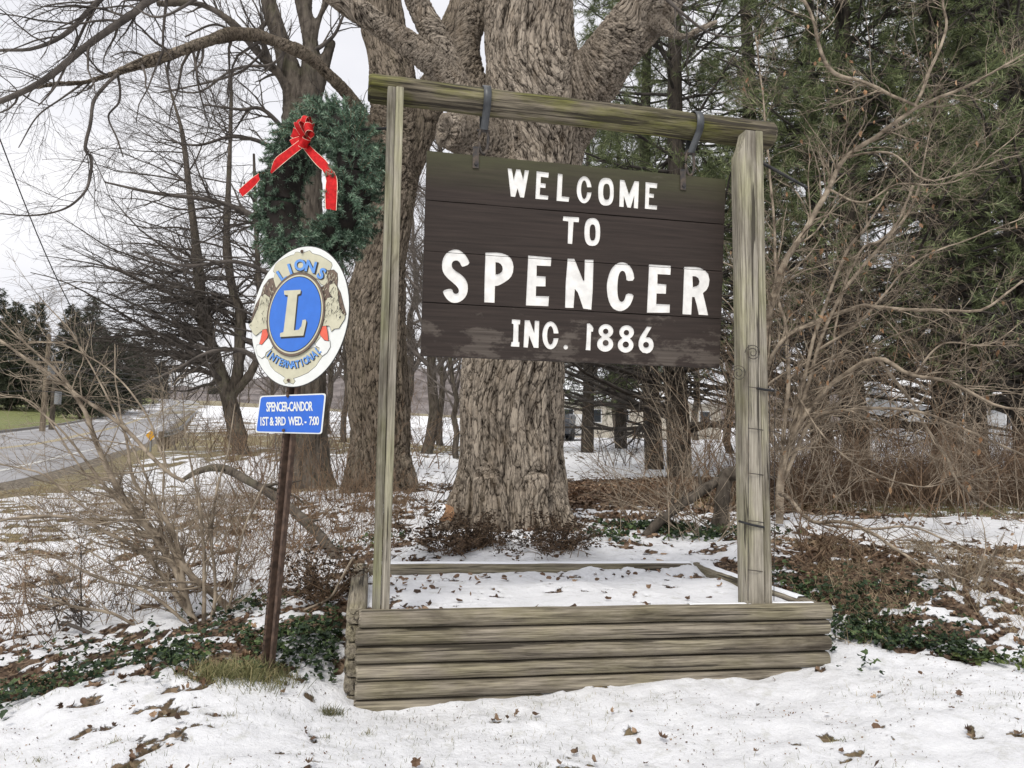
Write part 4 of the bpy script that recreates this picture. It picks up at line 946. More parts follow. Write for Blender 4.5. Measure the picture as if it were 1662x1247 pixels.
for k, (dx, dz, L, tilt, s_) in enumerate(((-.015, .115, 1, .1, 1), (.045, .105, 1, .25, 1), (-.07, .045, .9, .2, 1), (.09, .03, 1, .5, 1), (-.055, -.035, .8, .3, 1), (.062, -.06, .8, .6, 1), (.015, .07, .7, .9, 1))):
    tip = W1 * dx + ZZ * dz + WN * .02 * k / 3; tt = np.linspace(0, 2 * pi, 22); ax = nrm(tip); up = nrm(WN + ax * .1)
    ln = np.linalg.norm(tip); C = np.array([BC + ax * ln * (1 - cos(x)) / 2 + up * .034 * sin(x) * (1 - cos(x)) / 1.6 + WN * .012 for x in tt])
    side = nrm(np.cross(ax, up)) + 0 * ax
    add_ribbon('loop', C, side, .052, bowo)
def tail(L, R, name='tail'):
    l = np.array([at(*p) for p in L]); r = np.array([at(*p) for p in R]); n = 14
    l, _ = resample(l, np.zeros(len(l)), n); r, _ = resample(r, np.zeros(len(r)), n)
    rows = np.stack([l, l * .96 + r * .04, (l + r) / 2 + WN * .004, l * .04 + r * .96, r], 1).reshape(-1, 3) - np.array(wre.location); q = np.arange(n * 5).reshape(n, 5)
    F = np.stack([q[:-1, :-1], q[1:, :-1], q[1:, 1:], q[:-1, 1:]], -1)
    me = mesh_np(name, rows, [F.reshape(-1, 4)]); me.materials.append(M_RED); me.materials.append(M_GOLD)
    me.polygons.foreach_set('material_index', np.tile([1, 0, 0, 1], n - 1).astype(np.int32)); link(name, me, None, bowo)
Y_ = 3.74
tail([(485, 228, Y_), (465, 243, Y_), (446, 258, Y_), (439, 278, Y_ + .04)], [(492, 240, Y_), (474, 254, Y_), (455, 270, Y_), (441, 282, Y_ + .04)])
tail([(420, 281, Y_), (406, 291, Y_), (387, 308, Y_)], [(422, 292, Y_), (412, 304, Y_), (394, 320, Y_)])
tail([(503, 236, 3.76), (513, 246, 3.72), (530, 261, 3.68), (537, 273, 3.64), (545, 283, 3.62), (548, 300, 3.6), (546, 342, 3.6)], [(491, 240, 3.76), (503, 256, 3.72), (515, 270, 3.68), (524, 278, 3.64), (529, 292, 3.62), (527, 310, 3.6), (528, 339, 3.6)])

# ------------------------------------------------------------------ big trunks: union of limbs, remeshed, then barked
def bark_trunk(name, paths, voxel, mat, parent, f1=24., depth=.02, k=5.5, flute=(.075, 2.0), warp=.5, seed=0, zbase=0, hole=None, lumps=.05):
    b = Buf(); SA = []; ST = []; SRr = []
    for P, R in paths:
        n = len(P) * 3; P2, R2 = resample(P, R, n); b.tubes(P2, R2, 28, cap=True)
        SA.append(P2); ST.append(nrm(np.gradient(P2, axis=0))); SRr.append(R2)
    SA = np.concatenate(SA); ST = np.concatenate(ST); SRr = np.concatenate(SRr)
    ST = ST * np.where(ST[:, 2:3] < 0, -1, 1)
    me = b.mesh('t'); ob = bpy.data.objects.new('t', me); COL.objects.link(ob)
    md = ob.modifiers.new('r', 'REMESH'); md.mode = 'VOXEL'; md.voxel_size = voxel; md.use_smooth_shade = True
    ms = ob.modifiers.new('s', 'SMOOTH'); ms.factor = .5; ms.iterations = 6
    dg = bpy.context.evaluated_depsgraph_get(); m2 = bpy.data.meshes.new_from_object(ob.evaluated_get(dg)); bpy.data.objects.remove(ob)
    nv = len(m2.vertices); V = np.empty(nv * 3, np.float32); m2.vertices.foreach_get('co', V); V = V.reshape(-1, 3).astype(float)
    N = np.empty(nv * 3, np.float32); m2.vertex_normals.foreach_get('vector', N); N = N.reshape(-1, 3).astype(float)
    A = np.empty((nv, 3)); C = np.empty((nv, 3)); RR = np.empty(nv)
    for s in range(0, nv, 8000):
        d = np.linalg.norm(V[s:s + 8000, None] - SA[None], axis=2) / SRr[None]
        w_ = d ** -7; w_ /= w_.sum(1)[:, None]; A[s:s + 8000] = w_ @ ST; C[s:s + 8000] = w_ @ SA; RR[s:s + 8000] = w_ @ SRr
    A = nrm(A); org = paths[0][0][0]; p = V - org
    # large flutes and lumps
    ang = np.arctan2((V - C)[:, 1], (V - C)[:, 0]); hz = V[:, 2] - org[2]
    fl = (fbm(np.stack([np.cos(ang) * 2.2, np.sin(ang) * 2.2, hz * .12 + seed], 1), 3, 41 + seed) - .5)
    fl2 = -np.abs(fbm(np.stack([np.cos(ang) * 3.0, np.sin(ang) * 3.0, hz * .15 + seed], 1), 2, 51 + seed) - .5) * 4 + .5
    g = np.exp(-np.maximum(hz, 0) / flute[1])
    V1 = V + N * (RR * (fl * flute[0] * (2 + 5 * g) + fl2 * flute[0] * 1.5 * g))[:, None] + N * ((fbm(p * 1.9, 2, 44) - .5) * lumps * 2)[:, None]
    wv = np.stack([fbm(p * [2.2, 2.2, 1.1], 3, 61 + c) for c in range(3)], 1) - .5
    q = p - A * ((p * A).sum(1) * (1 - 1 / k))[:, None] + wv * .10 * warp
    n1 = fbm(q * f1, 2, 71 + seed, .35); r1 = np.clip(np.abs(n1 - .5) * 9.0, 0, 1) ** .55
    q0 = p - A * ((p * A).sum(1) * (1 - 1 / 15.))[:, None] + wv * .13 * warp
    n0 = fbm(q0 * f1 * .55 + 31, 2, 70 + seed, .45); r0 = np.clip(np.abs(n0 - .5) * 13, 0, 1) ** .6
    n2 = fbm(q * f1 * 1.9 + 9, 2, 75 + seed); r2 = np.clip(np.abs(n2 - .5) * 6, 0, 1)
    n3 = fbm(p * 34, 2, 77)
    h = depth * 1.5 * (r0 - .8) + depth * .8 * (r1 - .6) * (.75 + .5 * noise(p * 1.3, 3)) + depth * .38 * (r2 - .5) + depth * .3 * (n3 - .5)
    small = np.clip(RR / .25, .3, 1)
    V2 = V1 + N * (h * small)[:, None]
    if hole is not None:
        hc, hr = hole; dd = np.linalg.norm((V2 - hc) * [1, .4, .75], axis=1); V2 -= N * (np.clip(1 - dd / hr, 0, 1) ** .5 * .09)[:, None]
    o_ = np.array(parent.location); m2.vertices.foreach_set('co', (V2 - o_).astype(np.float32).ravel())
    m2.polygons.foreach_set('use_smooth', np.ones(len(m2.polygons), bool)); 
    m2.materials.clear(); m2.update(); m2.name = name
    cq = m2.attributes.new('barkco', 'FLOAT_VECTOR', 'POINT'); cq.data.foreach_set('vector', q.astype(np.float32).ravel())
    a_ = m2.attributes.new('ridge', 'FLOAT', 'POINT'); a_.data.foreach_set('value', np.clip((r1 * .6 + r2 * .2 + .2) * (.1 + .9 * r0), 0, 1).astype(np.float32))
    return link(name, m2, mat, parent)

def bark_real(name, lo, hi, tint):
    m, t, b = new_mat(name)
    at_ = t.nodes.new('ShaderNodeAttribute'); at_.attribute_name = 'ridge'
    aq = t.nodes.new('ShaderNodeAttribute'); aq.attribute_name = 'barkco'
    def nq(scale, detail, rough=.6, dist=0.):
        n = t.nodes.new('ShaderNodeTexNoise'); n.inputs['Scale'].default_value = scale; n.inputs['Detail'].default_value = detail; n.inputs['Roughness'].default_value = rough; n.inputs['Distortion'].default_value = dist
        t.links.new(aq.outputs['Vector'], n.inputs['Vector']); return n.outputs['Fac']
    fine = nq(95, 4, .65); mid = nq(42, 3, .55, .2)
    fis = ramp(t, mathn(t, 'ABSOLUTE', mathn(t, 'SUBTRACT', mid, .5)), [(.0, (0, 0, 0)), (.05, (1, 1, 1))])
    wn = t.nodes.new('ShaderNodeTexNoise'); wn.inputs['Scale'].default_value = 22; wn.inputs['Detail'].default_value = 4; t.links.new(aq.outputs['Vector'], wn.inputs['Vector'])
    wa = t.nodes.new('ShaderNodeVectorMath'); wa.operation = 'MULTIPLY_ADD'; t.links.new(wn.outputs['Color'], wa.inputs[0]); wa.inputs[1].default_value = (.055, .055, .055); t.links.new(aq.outputs['Vector'], wa.inputs[2])
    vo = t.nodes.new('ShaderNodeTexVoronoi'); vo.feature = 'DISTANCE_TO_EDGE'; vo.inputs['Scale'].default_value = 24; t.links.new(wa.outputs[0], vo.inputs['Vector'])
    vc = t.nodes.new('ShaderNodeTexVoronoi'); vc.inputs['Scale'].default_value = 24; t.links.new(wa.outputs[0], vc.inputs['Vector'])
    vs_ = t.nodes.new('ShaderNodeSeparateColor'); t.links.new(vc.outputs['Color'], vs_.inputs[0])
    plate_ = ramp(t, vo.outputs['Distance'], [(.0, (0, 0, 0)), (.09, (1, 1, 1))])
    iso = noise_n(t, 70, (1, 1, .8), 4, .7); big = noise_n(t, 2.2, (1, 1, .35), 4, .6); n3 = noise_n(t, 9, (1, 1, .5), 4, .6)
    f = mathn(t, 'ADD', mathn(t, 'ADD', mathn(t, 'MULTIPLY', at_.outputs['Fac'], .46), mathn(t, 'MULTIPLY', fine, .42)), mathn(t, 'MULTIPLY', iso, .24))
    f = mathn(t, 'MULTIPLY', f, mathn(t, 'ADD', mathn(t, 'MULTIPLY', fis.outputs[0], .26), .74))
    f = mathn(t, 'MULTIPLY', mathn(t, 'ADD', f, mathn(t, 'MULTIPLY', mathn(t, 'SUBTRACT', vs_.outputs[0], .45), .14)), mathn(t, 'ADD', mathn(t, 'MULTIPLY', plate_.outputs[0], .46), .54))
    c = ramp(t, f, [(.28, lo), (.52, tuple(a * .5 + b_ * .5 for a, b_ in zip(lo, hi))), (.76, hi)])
    v = ramp(t, big, [(.33, (.74, .72, .70)), (.68, (1.15, 1.15, 1.15))])
    mm = t.nodes.new('ShaderNodeMix'); mm.data_type = 'RGBA'; mm.blend_type = 'MULTIPLY'; mm.inputs[0].default_value = 1
    t.links.new(c.outputs[0], mm.inputs['A']); t.links.new(v.outputs[0], mm.inputs['B'])
    g = ramp(t, n3, [(.5, (0, 0, 0)), (.75, (1, 1, 1))]); col = mixc(t, mathn(t, 'MULTIPLY', g.outputs[0], .25), mm.outputs['Result'], tint)
    t.links.new(col, b.inputs['Base Color']); b.inputs['Roughness'].default_value = .95; b.inputs['Specular IOR Level'].default_value = .12
    bump(t, b, mathn(t, 'ADD', mathn(t, 'ADD', mathn(t, 'MULTIPLY', fis.outputs[0], .6), mathn(t, 'MULTIPLY', plate_.outputs[0], 1.1)), mathn(t, 'ADD', fine, mathn(t, 'MULTIPLY', iso, .5))), .6, .016); return m
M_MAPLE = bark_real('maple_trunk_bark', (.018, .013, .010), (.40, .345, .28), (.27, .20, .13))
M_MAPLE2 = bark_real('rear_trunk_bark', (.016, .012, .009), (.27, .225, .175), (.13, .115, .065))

maple = empty('maple_tree', at(828, 860, 7.2), 'huge old maple with thick furrowed trunk right behind the welcome sign', 'tree')
T = lambda pts, n=14: traced(pts, n)
Ym = 7.2
mp_ = [T([(828, 900, Ym, 205), (828, 850, Ym, 178), (829, 790, Ym, 168), (829, 720, Ym, 164), (827, 640, Ym, 160), (834, 540, Ym, 158), (846, 430, Ym, 156), (858, 320, Ym, 156), (866, 240, Ym, 158), (866, 170, Ym, 160), (860, 90, Ym, 152), (856, 0, Ym, 140), (853, -140, Ym, 120)], 40),
       T([(885, 270, 7.2, 70), (940, 170, 7.1, 86), (990, 90, 7, 86), (1050, 20, 6.9, 84), (1110, -50, 6.8, 76), (1180, -120, 6.7, 70)], 20),
       T([(800, 260, 7.1, 60), (752, 175, 7.0, 58), (716, 115, 6.9, 46), (650, 62, 6.8, 40), (585, 22, 6.7, 36), (528, -15, 6.6, 34), (450, -60, 6.5, 30)], 20),
       T([(790, 240, 7.1, 50), (738, 140, 7.05, 50), (705, 60, 7, 44), (676, 0, 6.95, 42), (652, -70, 6.9, 38)], 16),
       T([(810, 230, 7.4, 50), (770, 150, 7.5, 46), (756, 80, 7.6, 44), (768, 20, 7.7, 42), (790, -60, 7.8, 38)], 16),
       T([(800, 250, 7.05, 90), (755, 222, 6.85, 70), (728, 214, 6.72, 52), (716, 211, 6.68, 44)], 10),
       T([(775, 740, 7.05, 50), (752, 810, 6.95, 50), (730, 858, 6.85, 42), (706, 892, 6.8, 28)], 14),
       T([(876, 760, 7.1, 50), (898, 820, 7.0, 52), (920, 862, 6.9, 42), (942, 892, 6.85, 28)], 14),
       T([(800, 780, 6.85, 60), (800, 850, 6.75, 62), (792, 905, 6.65, 48)], 14),
       T([(862, 780, 6.85, 56), (866, 850, 6.75, 60), (872, 905, 6.65, 44)], 14),
       T([(1040, 25, 6.85, 40), (1080, 48, 6.75, 26), (1108, 60, 6.7, 18), (1135, 48, 6.65, 14), (1165, 34, 6.6, 9)], 14)]
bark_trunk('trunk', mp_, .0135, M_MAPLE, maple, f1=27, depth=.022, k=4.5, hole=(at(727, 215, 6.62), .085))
cut = Buf(); c0 = at(724, 834, 6.78); dd = nrm(np.array([-.75, -.5, .38])); P = np.array([c0 - dd * .12, c0, c0 + dd * .06]); cut.tubes(P, np.array([.085, .08, .075]), 16, cap=True)
link('cut_root', cut.mesh('cut_root', True, maple.location), simple('cut_wood', (.26, .13, .07), (.45, .28, .16), 30), maple)
cs = Buf(); cs.tubes(np.array([c0 + dd * .058, c0 + dd * .082]), np.array([.074, .058]), 14, cap=True); link('snow_cap', cs.mesh('snow_cap', True, maple.location), M_SNOW, maple)

rear = empty('rear_maple', at(618, 800, 10.8), 'tall ridged maple behind the wreath, its long low branch arching left', 'tree')
Yr = 10.8
rp_ = [T([(618, 840, Yr, 150), (618, 790, Yr, 112), (619, 740, Yr, 96), (618, 680, Yr, 92), (614, 600, Yr, 94), (612, 500, Yr, 92), (621, 400, Yr, 82), (633, 300, Yr, 86), (646, 220, Yr, 92), (640, 150, Yr, 82), (630, 80, Yr, 76), (618, 0, Yr, 70), (605, -100, Yr, 60)], 34),
       T([(650, 280, Yr, 60), (684, 195, Yr, 58), (708, 130, Yr, 48), (730, 60, Yr, 42), (752, -10, Yr, 38), (770, -80, Yr, 34)], 18),
       T([(635, 740, 10.7, 50), (655, 775, 10.6, 44), (676, 806, 10.5, 24)], 10), T([(600, 740, 10.7, 50), (584, 780, 10.6, 44), (566, 812, 10.5, 24)], 10),
       T([(620, 260, 10.7, 40), (588, 190, 10.4, 25), (560, 150, 10.2, 22), (534, 123, 10, 21), (505, 96, 9.8, 20), (469, 76, 9.6, 19), (425, 60, 9.4, 18.5), (379, 56, 9.2, 18), (340, 66, 9, 17), (307, 78, 8.8, 16.5), (253, 97, 8.6, 15.5), (188, 118, 8.4, 13), (137, 134, 8.2, 10), (90, 137, 8, 8), (40, 146, 7.9, 6), (0, 151, 7.8, 4.5), (-60, 160, 7.7, 2)], 60)]
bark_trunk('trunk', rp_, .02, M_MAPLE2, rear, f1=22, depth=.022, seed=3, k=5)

ORD = ['first', 'second', 'third', 'fourth', 'fifth', 'sixth', 'seventh', 'eighth', 'ninth', 'tenth', 'eleventh', 'twelfth', 'thirteenth', 'fourteenth', 'fifteenth', 'sixteenth', 'seventeenth', 'eighteenth', 'nineteenth', 'twentieth', 'twenty first', 'twenty second', 'twenty third', 'twenty fourth']
def orders(xs): return [ORD[i] for i in np.argsort(np.argsort(xs))]
def crown(name, parent, levels, mat, org=None, sides=(5, 4, 3, 3, 3)):
    b = Buf()
    for (P, R), s in zip(levels, sides): b.tubes(P, R, s)
    return link(name, b.mesh(name, True, parent.location if org is None else org), mat, parent, kind='stuff')
rg = np.random.default_rng(11)
# maple: high branches sweeping across the top left
hb_ = [T([(450, -60, 6.5, 26), (330, -40, 6.8, 16), (242, 2, 7, 12), (217, 22, 7, 11.5), (144, 72, 7.1, 11), (72, 130, 7.2, 10), (0, 165, 7.3, 9), (-80, 190, 7.4, 6)], 26),
       T([(450, -60, 6.5, 20), (250, -70, 6.9, 12), (162, 0, 7, 9), (108, 54, 7.1, 8), (54, 79, 7.1, 6), (0, 82, 7.2, 5), (-60, 90, 7.2, 3)], 26),
       T([(330, -60, 7, 10), (200, -30, 7, 7), (150, 20, 7.1, 5), (118, 85, 7.2, 4), (90, 140, 7.2, 3.5), (62, 172, 7.2, 2)], 26),
       T([(400, -60, 6.6, 12), (300, 10, 6.7, 5), (252, 28, 6.8, 4), (210, 10, 6.9, 3), (160, 14, 7, 3), (100, 12, 7, 2), (40, 34, 7, 1.6)], 26),
       T([(1110, -50, 6.8, 20), (1060, -30, 6.4, 10), (1130, 40, 6.2, 4), (1180, 60, 6.1, 3), (1230, 50, 6, 2)], 26)]
P0, R0 = stackp(hb_, 26)
K1 = kids(rg, P0, R0, 46, 1.3, 45, 8, .42, .16, (0, 0, -.03), .2, 1, .0025)
K2 = kids(rg, *K1, 260, .6, 42, 7, .5, .2, (0, 0, -.02), .1, 1, .0018)
K3 = kids(rg, *K2, 900, .28, 45, 5, .55, .22, (0, 0, 0), .1, 1, .0015)
crown('branches', maple, [(P0, R0), K1, K2, K3], M_TWIG, sides=(10, 6, 4, 3))
# the arching branch's own side branches
bb = [T([(191, 120, 8.4, 6), (170, 140, 8.3, 6), (152, 165, 8.3, 5.5), (147, 200, 8.2, 5.5), (140, 228, 8.2, 5.5), (139, 245, 8.2, 5), (148, 258, 8.2, 5), (146, 289, 8.2, 4.5), (136, 314, 8.1, 4), (105, 339, 8.1, 3.5), (54, 350, 8, 3), (0, 347, 8, 2)], 30),
      T([(191, 120, 8.4, 4), (195, 148, 8.5, 4), (192, 168, 8.5, 3.5), (176, 190, 8.5, 3), (190, 225, 8.5, 3), (200, 255, 8.5, 2)], 30),
      T([(430, 62, 9.4, 5), (425, 85, 9.6, 4.5), (400, 110, 9.8, 4), (378, 122, 9.9, 4), (330, 136, 10, 3), (260, 150, 10, 2)], 30),
      T([(469, 78, 9.6, 6), (440, 105, 9.8, 5), (400, 108, 10, 5), (370, 118, 10, 4), (320, 150, 10, 3), (250, 140, 10, 2)], 30),
      T([(137, 134, 8.2, 4), (100, 160, 8.2, 3), (60, 190, 8.2, 2.5), (30, 240, 8.2, 1.5)], 30)]
P0, R0 = stackp([rp_[4]] + bb, 60); P0s, R0s = P0[1:], R0[1:]
K1 = kids(rg, P0, R0, 60, 1.3, 50, 8, .35, .17, (0, 0, -.05), .35, 1, .003)
K2 = kids(rg, *K1, 340, .6, 42, 6, .5, .2, (0, 0, -.03), .1, 1, .002); K3 = kids(rg, *K2, 900, .3, 45, 5, .55, .2, (0, 0, 0), .1, 1, .0016)
crown('branches', rear, [(P0s, R0s), K1, K2, K3], M_TWIG, sides=(6, 5, 3, 3))

# forked tree behind the wreath
fork = empty('forked_tree', at(505, 800, 14), 'dark double stemmed bare tree rising behind the top of the wreath', 'tree')
fk = [T([(512, 810, 14, 74), (505, 740, 14, 58), (503, 600, 14, 50), (497, 400, 14, 52), (492, 250, 14, 58), (486, 190, 14, 54), (478, 150, 14, 40), (462, 85, 14, 29), (440, 20, 14, 26), (420, -60, 14, 22)], 34),
      T([(492, 260, 14, 36), (500, 190, 14, 36), (506, 140, 14, 32), (503, 70, 14, 27), (492, 0, 14, 25), (485, -70, 14, 22)], 20),
      T([(508, 170, 14, 24), (522, 120, 14, 18), (532, 85, 14, 15), (540, 66, 14, 10)], 10),
      T([(503, 100, 14, 14), (515, 40, 14, 11), (530, 0, 14, 9), (545, -60, 14, 8)], 10),
      T([(478, 170, 13.9, 20), (458, 130, 13.7, 14), (444, 112, 13.6, 13), (415, 83, 13.4, 11), (379, 40, 13.2, 10), (325, 7, 13, 9), (255, 6, 12.8, 7)], 20)]
bark_trunk('trunk', fk, .03, M_BARK2, fork, f1=14, depth=.02, seed=6, k=6)
fl_ = [T([(485, 430, 13.9, 14), (440, 375, 13.7, 13), (400, 346, 13.5, 11), (340, 325, 13.3, 8), (253, 314, 13, 6), (170, 296, 12.8, 3)], 24),
       T([(492, 500, 13.9, 12), (440, 448, 13.6, 9), (380, 425, 13.4, 7), (300, 432, 13.1, 5), (215, 408, 12.9, 3)], 24),
       T([(486, 300, 13.9, 12), (440, 240, 13.6, 8), (380, 222, 13.4, 6), (320, 236, 13.2, 4), (260, 225, 13, 2)], 24),
       T([(495, 620, 13.9, 12), (440, 600, 13.6, 10), (395, 570, 13.4, 8), (340, 572, 13.1, 6), (285, 600, 12.9, 4), (215, 632, 12.7, 3)], 24),
       T([(440, 30, 14, 9), (400, 60, 13.8, 6), (350, 40, 13.6, 4), (300, 60, 13.5, 3)], 24), T([(486, 240, 13.9, 10), (430, 180, 13.7, 7), (390, 178, 13.4, 5), (330, 170, 13.2, 3)], 24),
       T([(500, 90, 14, 9), (540, 60, 13.8, 6), (560, 20, 13.6, 4), (585, -20, 13.5, 3)], 24), T([(498, 160, 14, 9), (540, 190, 13.8, 6), (570, 180, 13.6, 4), (600, 190, 13.5, 3)], 24)]
P0, R0 = stackp(fl_ + [fk[4]], 24)
K1 = kids(rg, P0, R0, 110, 1.7, 45, 9, .45, .15, (-.02, 0, .0), .15, 1, .005); K2 = kids(rg, *K1, 620, .9, 42, 7, .5, .17, (0, 0, -.01), .1, 1, .003); K3 = kids(rg, *K2, 2200, .45, 42, 5, .55, .18, (0, 0, 0), .1, 1, .0024)
crown('branches', fork, [(P0, R0), K1, K2, K3], M_TWIG, sides=(7, 5, 3, 3))

# wide spreading bare tree left of the wreath
spread = empty('spreading_tree', at(385, 705, 22), 'wide spreading bare tree with many drooping twigs beside the road', 'tree')
sp_ = [T([(398, 790, 22, 34), (392, 740, 22, 30), (386, 710, 22, 27), (372, 650, 22, 24), (352, 590, 22, 21), (336, 537, 22, 19), (325, 472, 22, 17), (318, 397, 22, 14), (307, 307, 22, 11), (296, 217, 22, 7), (278, 152, 22, 4), (265, 90, 22, 2)], 34),
       T([(372, 650, 22, 18), (385, 610, 22, 18), (389, 560, 22, 17), (390, 508, 22, 17), (378, 472, 22, 15), (368, 400, 22, 12), (371, 300, 22, 9), (374, 217, 22, 7), (376, 120, 22, 3)], 34),
       T([(378, 640, 22, 16), (410, 600, 22, 14), (425, 540, 22, 12), (420, 460, 22, 9), (415, 350, 22, 7), (412, 250, 22, 4)], 34)]
b = Buf(); P0, R0 = stackp(sp_, 34); b.tubes(P0, R0 * (1 + .1 * rg.normal(size=R0.shape)), 9); link('trunk', b.mesh('trunk', True, spread.location), M_BARK2, spread)
K1 = kids(rg, P0, R0, 165, 5.2, 68, 13, .32, .09, (-.015, 0, -.006), .30, .97, .011, .18, .4, .75, bias=(-1.3, 0, .1))
K2 = kids(rg, *K1, 1500, 1.9, 38, 8, .5, .13, (-.01, 0, -.012), .12, 1, .0065); K3 = kids(rg, *K2, 6500, .85, 36, 5, .6, .14, (0, 0, -.01), .1, 1, .004)
crown('branches', spread, [K1, K2, K3], M_TWIG, sides=(5, 3, 3))

# ------------------------------------------------------------------ generic bare trees, shared meshes
def bare_tree_mesh(seed, H=12, r0=.16, dens=1.0, up=.05, fine=.006):
    rr = np.random.default_rng(seed); n = 16; z = np.linspace(-.3, H, n); x = np.cumsum(rr.normal(0, .1, n)); y = np.cumsum(rr.normal(0, .1, n)); x -= x[0]; y -= y[0]
    P = np.stack([x, y, z], 1)[None]; R = (r0 * (1 - .9 * np.linspace(0, 1, n)) + .01)[None]
    tb_ = Buf(); tb_.tubes(P, R, 8); tm = tb_.mesh('trunk')
    A = kids(rr, P, R, int(34 * dens), H * .36, 48, 10, .55, .1, (0, 0, up), .2, .98, .018); B = kids(rr, *A, int(220 * dens), H * .15, 40, 7, .5, .13, (0, 0, up), .15, 1, .011)
    C = kids(rr, *B, int(1100 * dens), H * .07, 38, 5, .55, .15, (0, 0, up), .1, 1, fine)
    D = kids(rr, *C, int(1500 * dens), H * .035, 38, 4, .6, .15, (0, 0, 0), .1, 1, fine * .8)
    cb = Buf()
    for Lv, s in ((A, 5), (B, 3), (C, 3), (D, 3)): cb.tubes(*Lv, s)
    return tm, cb.mesh('crown')
def place(name, label, cat, group, meshes, mats, x, y, rz, sc, names=('trunk', 'crown'), z=None):
    e = empty(name, (x, y, gz(x, y) if z is None else z), label, cat, group); e.rotation_euler[2] = rz; e.scale = (sc, sc, sc)
    for nm, me, mt_ in zip(names, meshes, mats):
        if me is not None: link(nm, me, mt_ if not me.materials else None, e, kind=None if nm == 'trunk' else 'stuff')
    return e
BT = [bare_tree_mesh(101, 11, .15), bare_tree_mesh(102, 13, .2, 1.1), bare_tree_mesh(103, 8, .1, 1.1, .08)]
def pxy(px, Y): d = ray(px, 700); return d[0] * Y / d[1], Y
_bg = [(690, 26, 1, 1.0), (715, 34, 0, 1.1), (665, 42, 1, 1.2), (745, 24, 2, 1), (560, 36, 0, 1), (535, 50, 1, 1.1), (590, 60, 1, 1.2), (470, 46, 0, .9), (440, 62, 1, .9), (960, 30, 0, 1.0), (1005, 44, 1, 1.2), (1130, 50, 1, 1.2),
                                  (1190, 30, 0, 1.1), (1250, 40, 1, 1.3), (640, 75, 0, 1.4), (500, 90, 1, 1.1), (800, 50, 1, 1.3), (900, 48, 0, 1.3), (1060, 33, 2, 1.2), (1350, 45, 1, 1.2), (1480, 50, 0, 1.3), (1600, 45, 1, 1.2)]
_o = orders([q[0] for q in _bg])
for k, (px, Y, v, s) in enumerate(_bg):
    x, y = pxy(px, Y); place('bare_tree', 'slender bare grey tree far behind the maples, %s of its row from the left' % _o[k], 'tree', 'bare trees in the background', BT[v], (M_BARK2, M_TWIGG), x, y, k * 2.1, s)
_bg = [(262, 150, .9), (280, 170, 1.0), (245, 130, .9), (300, 230, 1.2), (335, 190, 1.0), (360, 150, .9), (400, 170, 1.0), (225, 120, .8), (430, 220, 1.2), (460, 160, .9), (350, 240, 1.1), (385, 120, .6), (150, 110, 1.1), (60, 100, 1.2), (5, 80, .9)]
_o = orders([q[0] for q in _bg])
for k, (px, Y, s) in enumerate(_bg):
    x, y = pxy(px, Y); place('bare_tree', 'small distant bare tree along the road, %s from the left' % _o[k], 'tree', 'distant bare trees along the road', BT[k % 2], (M_BARK2, M_TWIGG), x, y, k * 1.7, s)

# ------------------------------------------------------------------ evergreens
def clumps(rr, P, n, per, ln, wd, ang=50):
    return needles(rr, P, per, ln, wd, ang)
def pine_mesh(seed, H=17, bare=.35, green=.6, dens=1.0):
    rr = np.random.default_rng(seed); n = 14; z = np.linspace(-.3, H, n); P = np.stack([np.cumsum(rr.normal(0, .03, n)), np.cumsum(rr.normal(0, .03, n)), z], 1)[None]
    R = (.25 * (1 - .85 * np.linspace(0, 1, n)) + .015)[None]; tb_ = Buf(); tb_.tubes(P, R, 12)
    nb_ = int(150 * dens)
    A = kids(rr, P, R, nb_, 4.4, 82, 11, .26, .05, (0, 0, .004), .07, .97, .013, .2, .5, .8)
    B = kids(rr, *A, nb_ * 9, 1.25, 48, 6, .45, .12, (0, 0, .0), .12, 1, .006, flat=.6)
    C = kids(rr, *B, nb_ * 62, .5, 40, 4, .5, .15, (0, 0, .03), .2, 1, .004)
    db = Buf(); db.tubes(*A, 4); db.tubes(*B, 3); db.tubes(C[0][::3], C[1][::3], 3)
    # needles on the outer twigs that are high enough
    hz = C[0][:, 0, 2] / H; rad = np.hypot(C[0][:, 0, 0], C[0][:, 0, 1])
    cl = noise(C[0][:, 0] * .9, seed)
    keep = (rr.uniform(size=len(hz)) < np.clip((hz - bare) * 6, 0.0, 1) * green * np.clip(rad / 1.3, .1, 1) + .0) & (cl > .36)
    V, F = clumps(rr, C[0][keep], 0, 22, .16, .013, 42); gb = Buf(); gb.add(V, F)
    return tb_.mesh('trunk'), db.mesh('branches'), gb.mesh('needles', False)
PM = [pine_mesh(201, 17, .13, 1, .72), pine_mesh(202, 15, .04, 1, .72), pine_mesh(203, 18, .30, .9, .6)]
pines = [(1098, 15.5, 0, 1.0), (1060, 20, 2, 1.0), (955, 30, 1, 1.0), (1215, 19, 2, 1.1), (1330, 18, 0, 1.0), (1385, 15, 0, 1.05), (1540, 14.5, 0, 1.1), (1680, 14, 1, 1.1), 
         (1580, 24, 1, 1.3), (1660, 22, 0, 1.3), (1760, 17, 0, 1.2), (1010, 34, 1, 1.1), (1750, 26, 1, 1.3)]
_o = orders([q[0] for q in pines])
for k, (px, Y, v, s) in enumerate(pines):
    x, y = pxy(px, Y)
    lab = 'thick dark pine trunk seen just right of the big maple' if k == 0 else 'tall dark pine in the grove on the right, %s trunk from the left' % _o[k]
    place('pine_tree', lab, 'tree', None if k == 0 else 'pines of the grove on the right', PM[v], (M_PBARK, M_DEAD, M_NEEDLE), x, y, k * 1.3 + .4, s, ('trunk', 'branches', 'needles'))
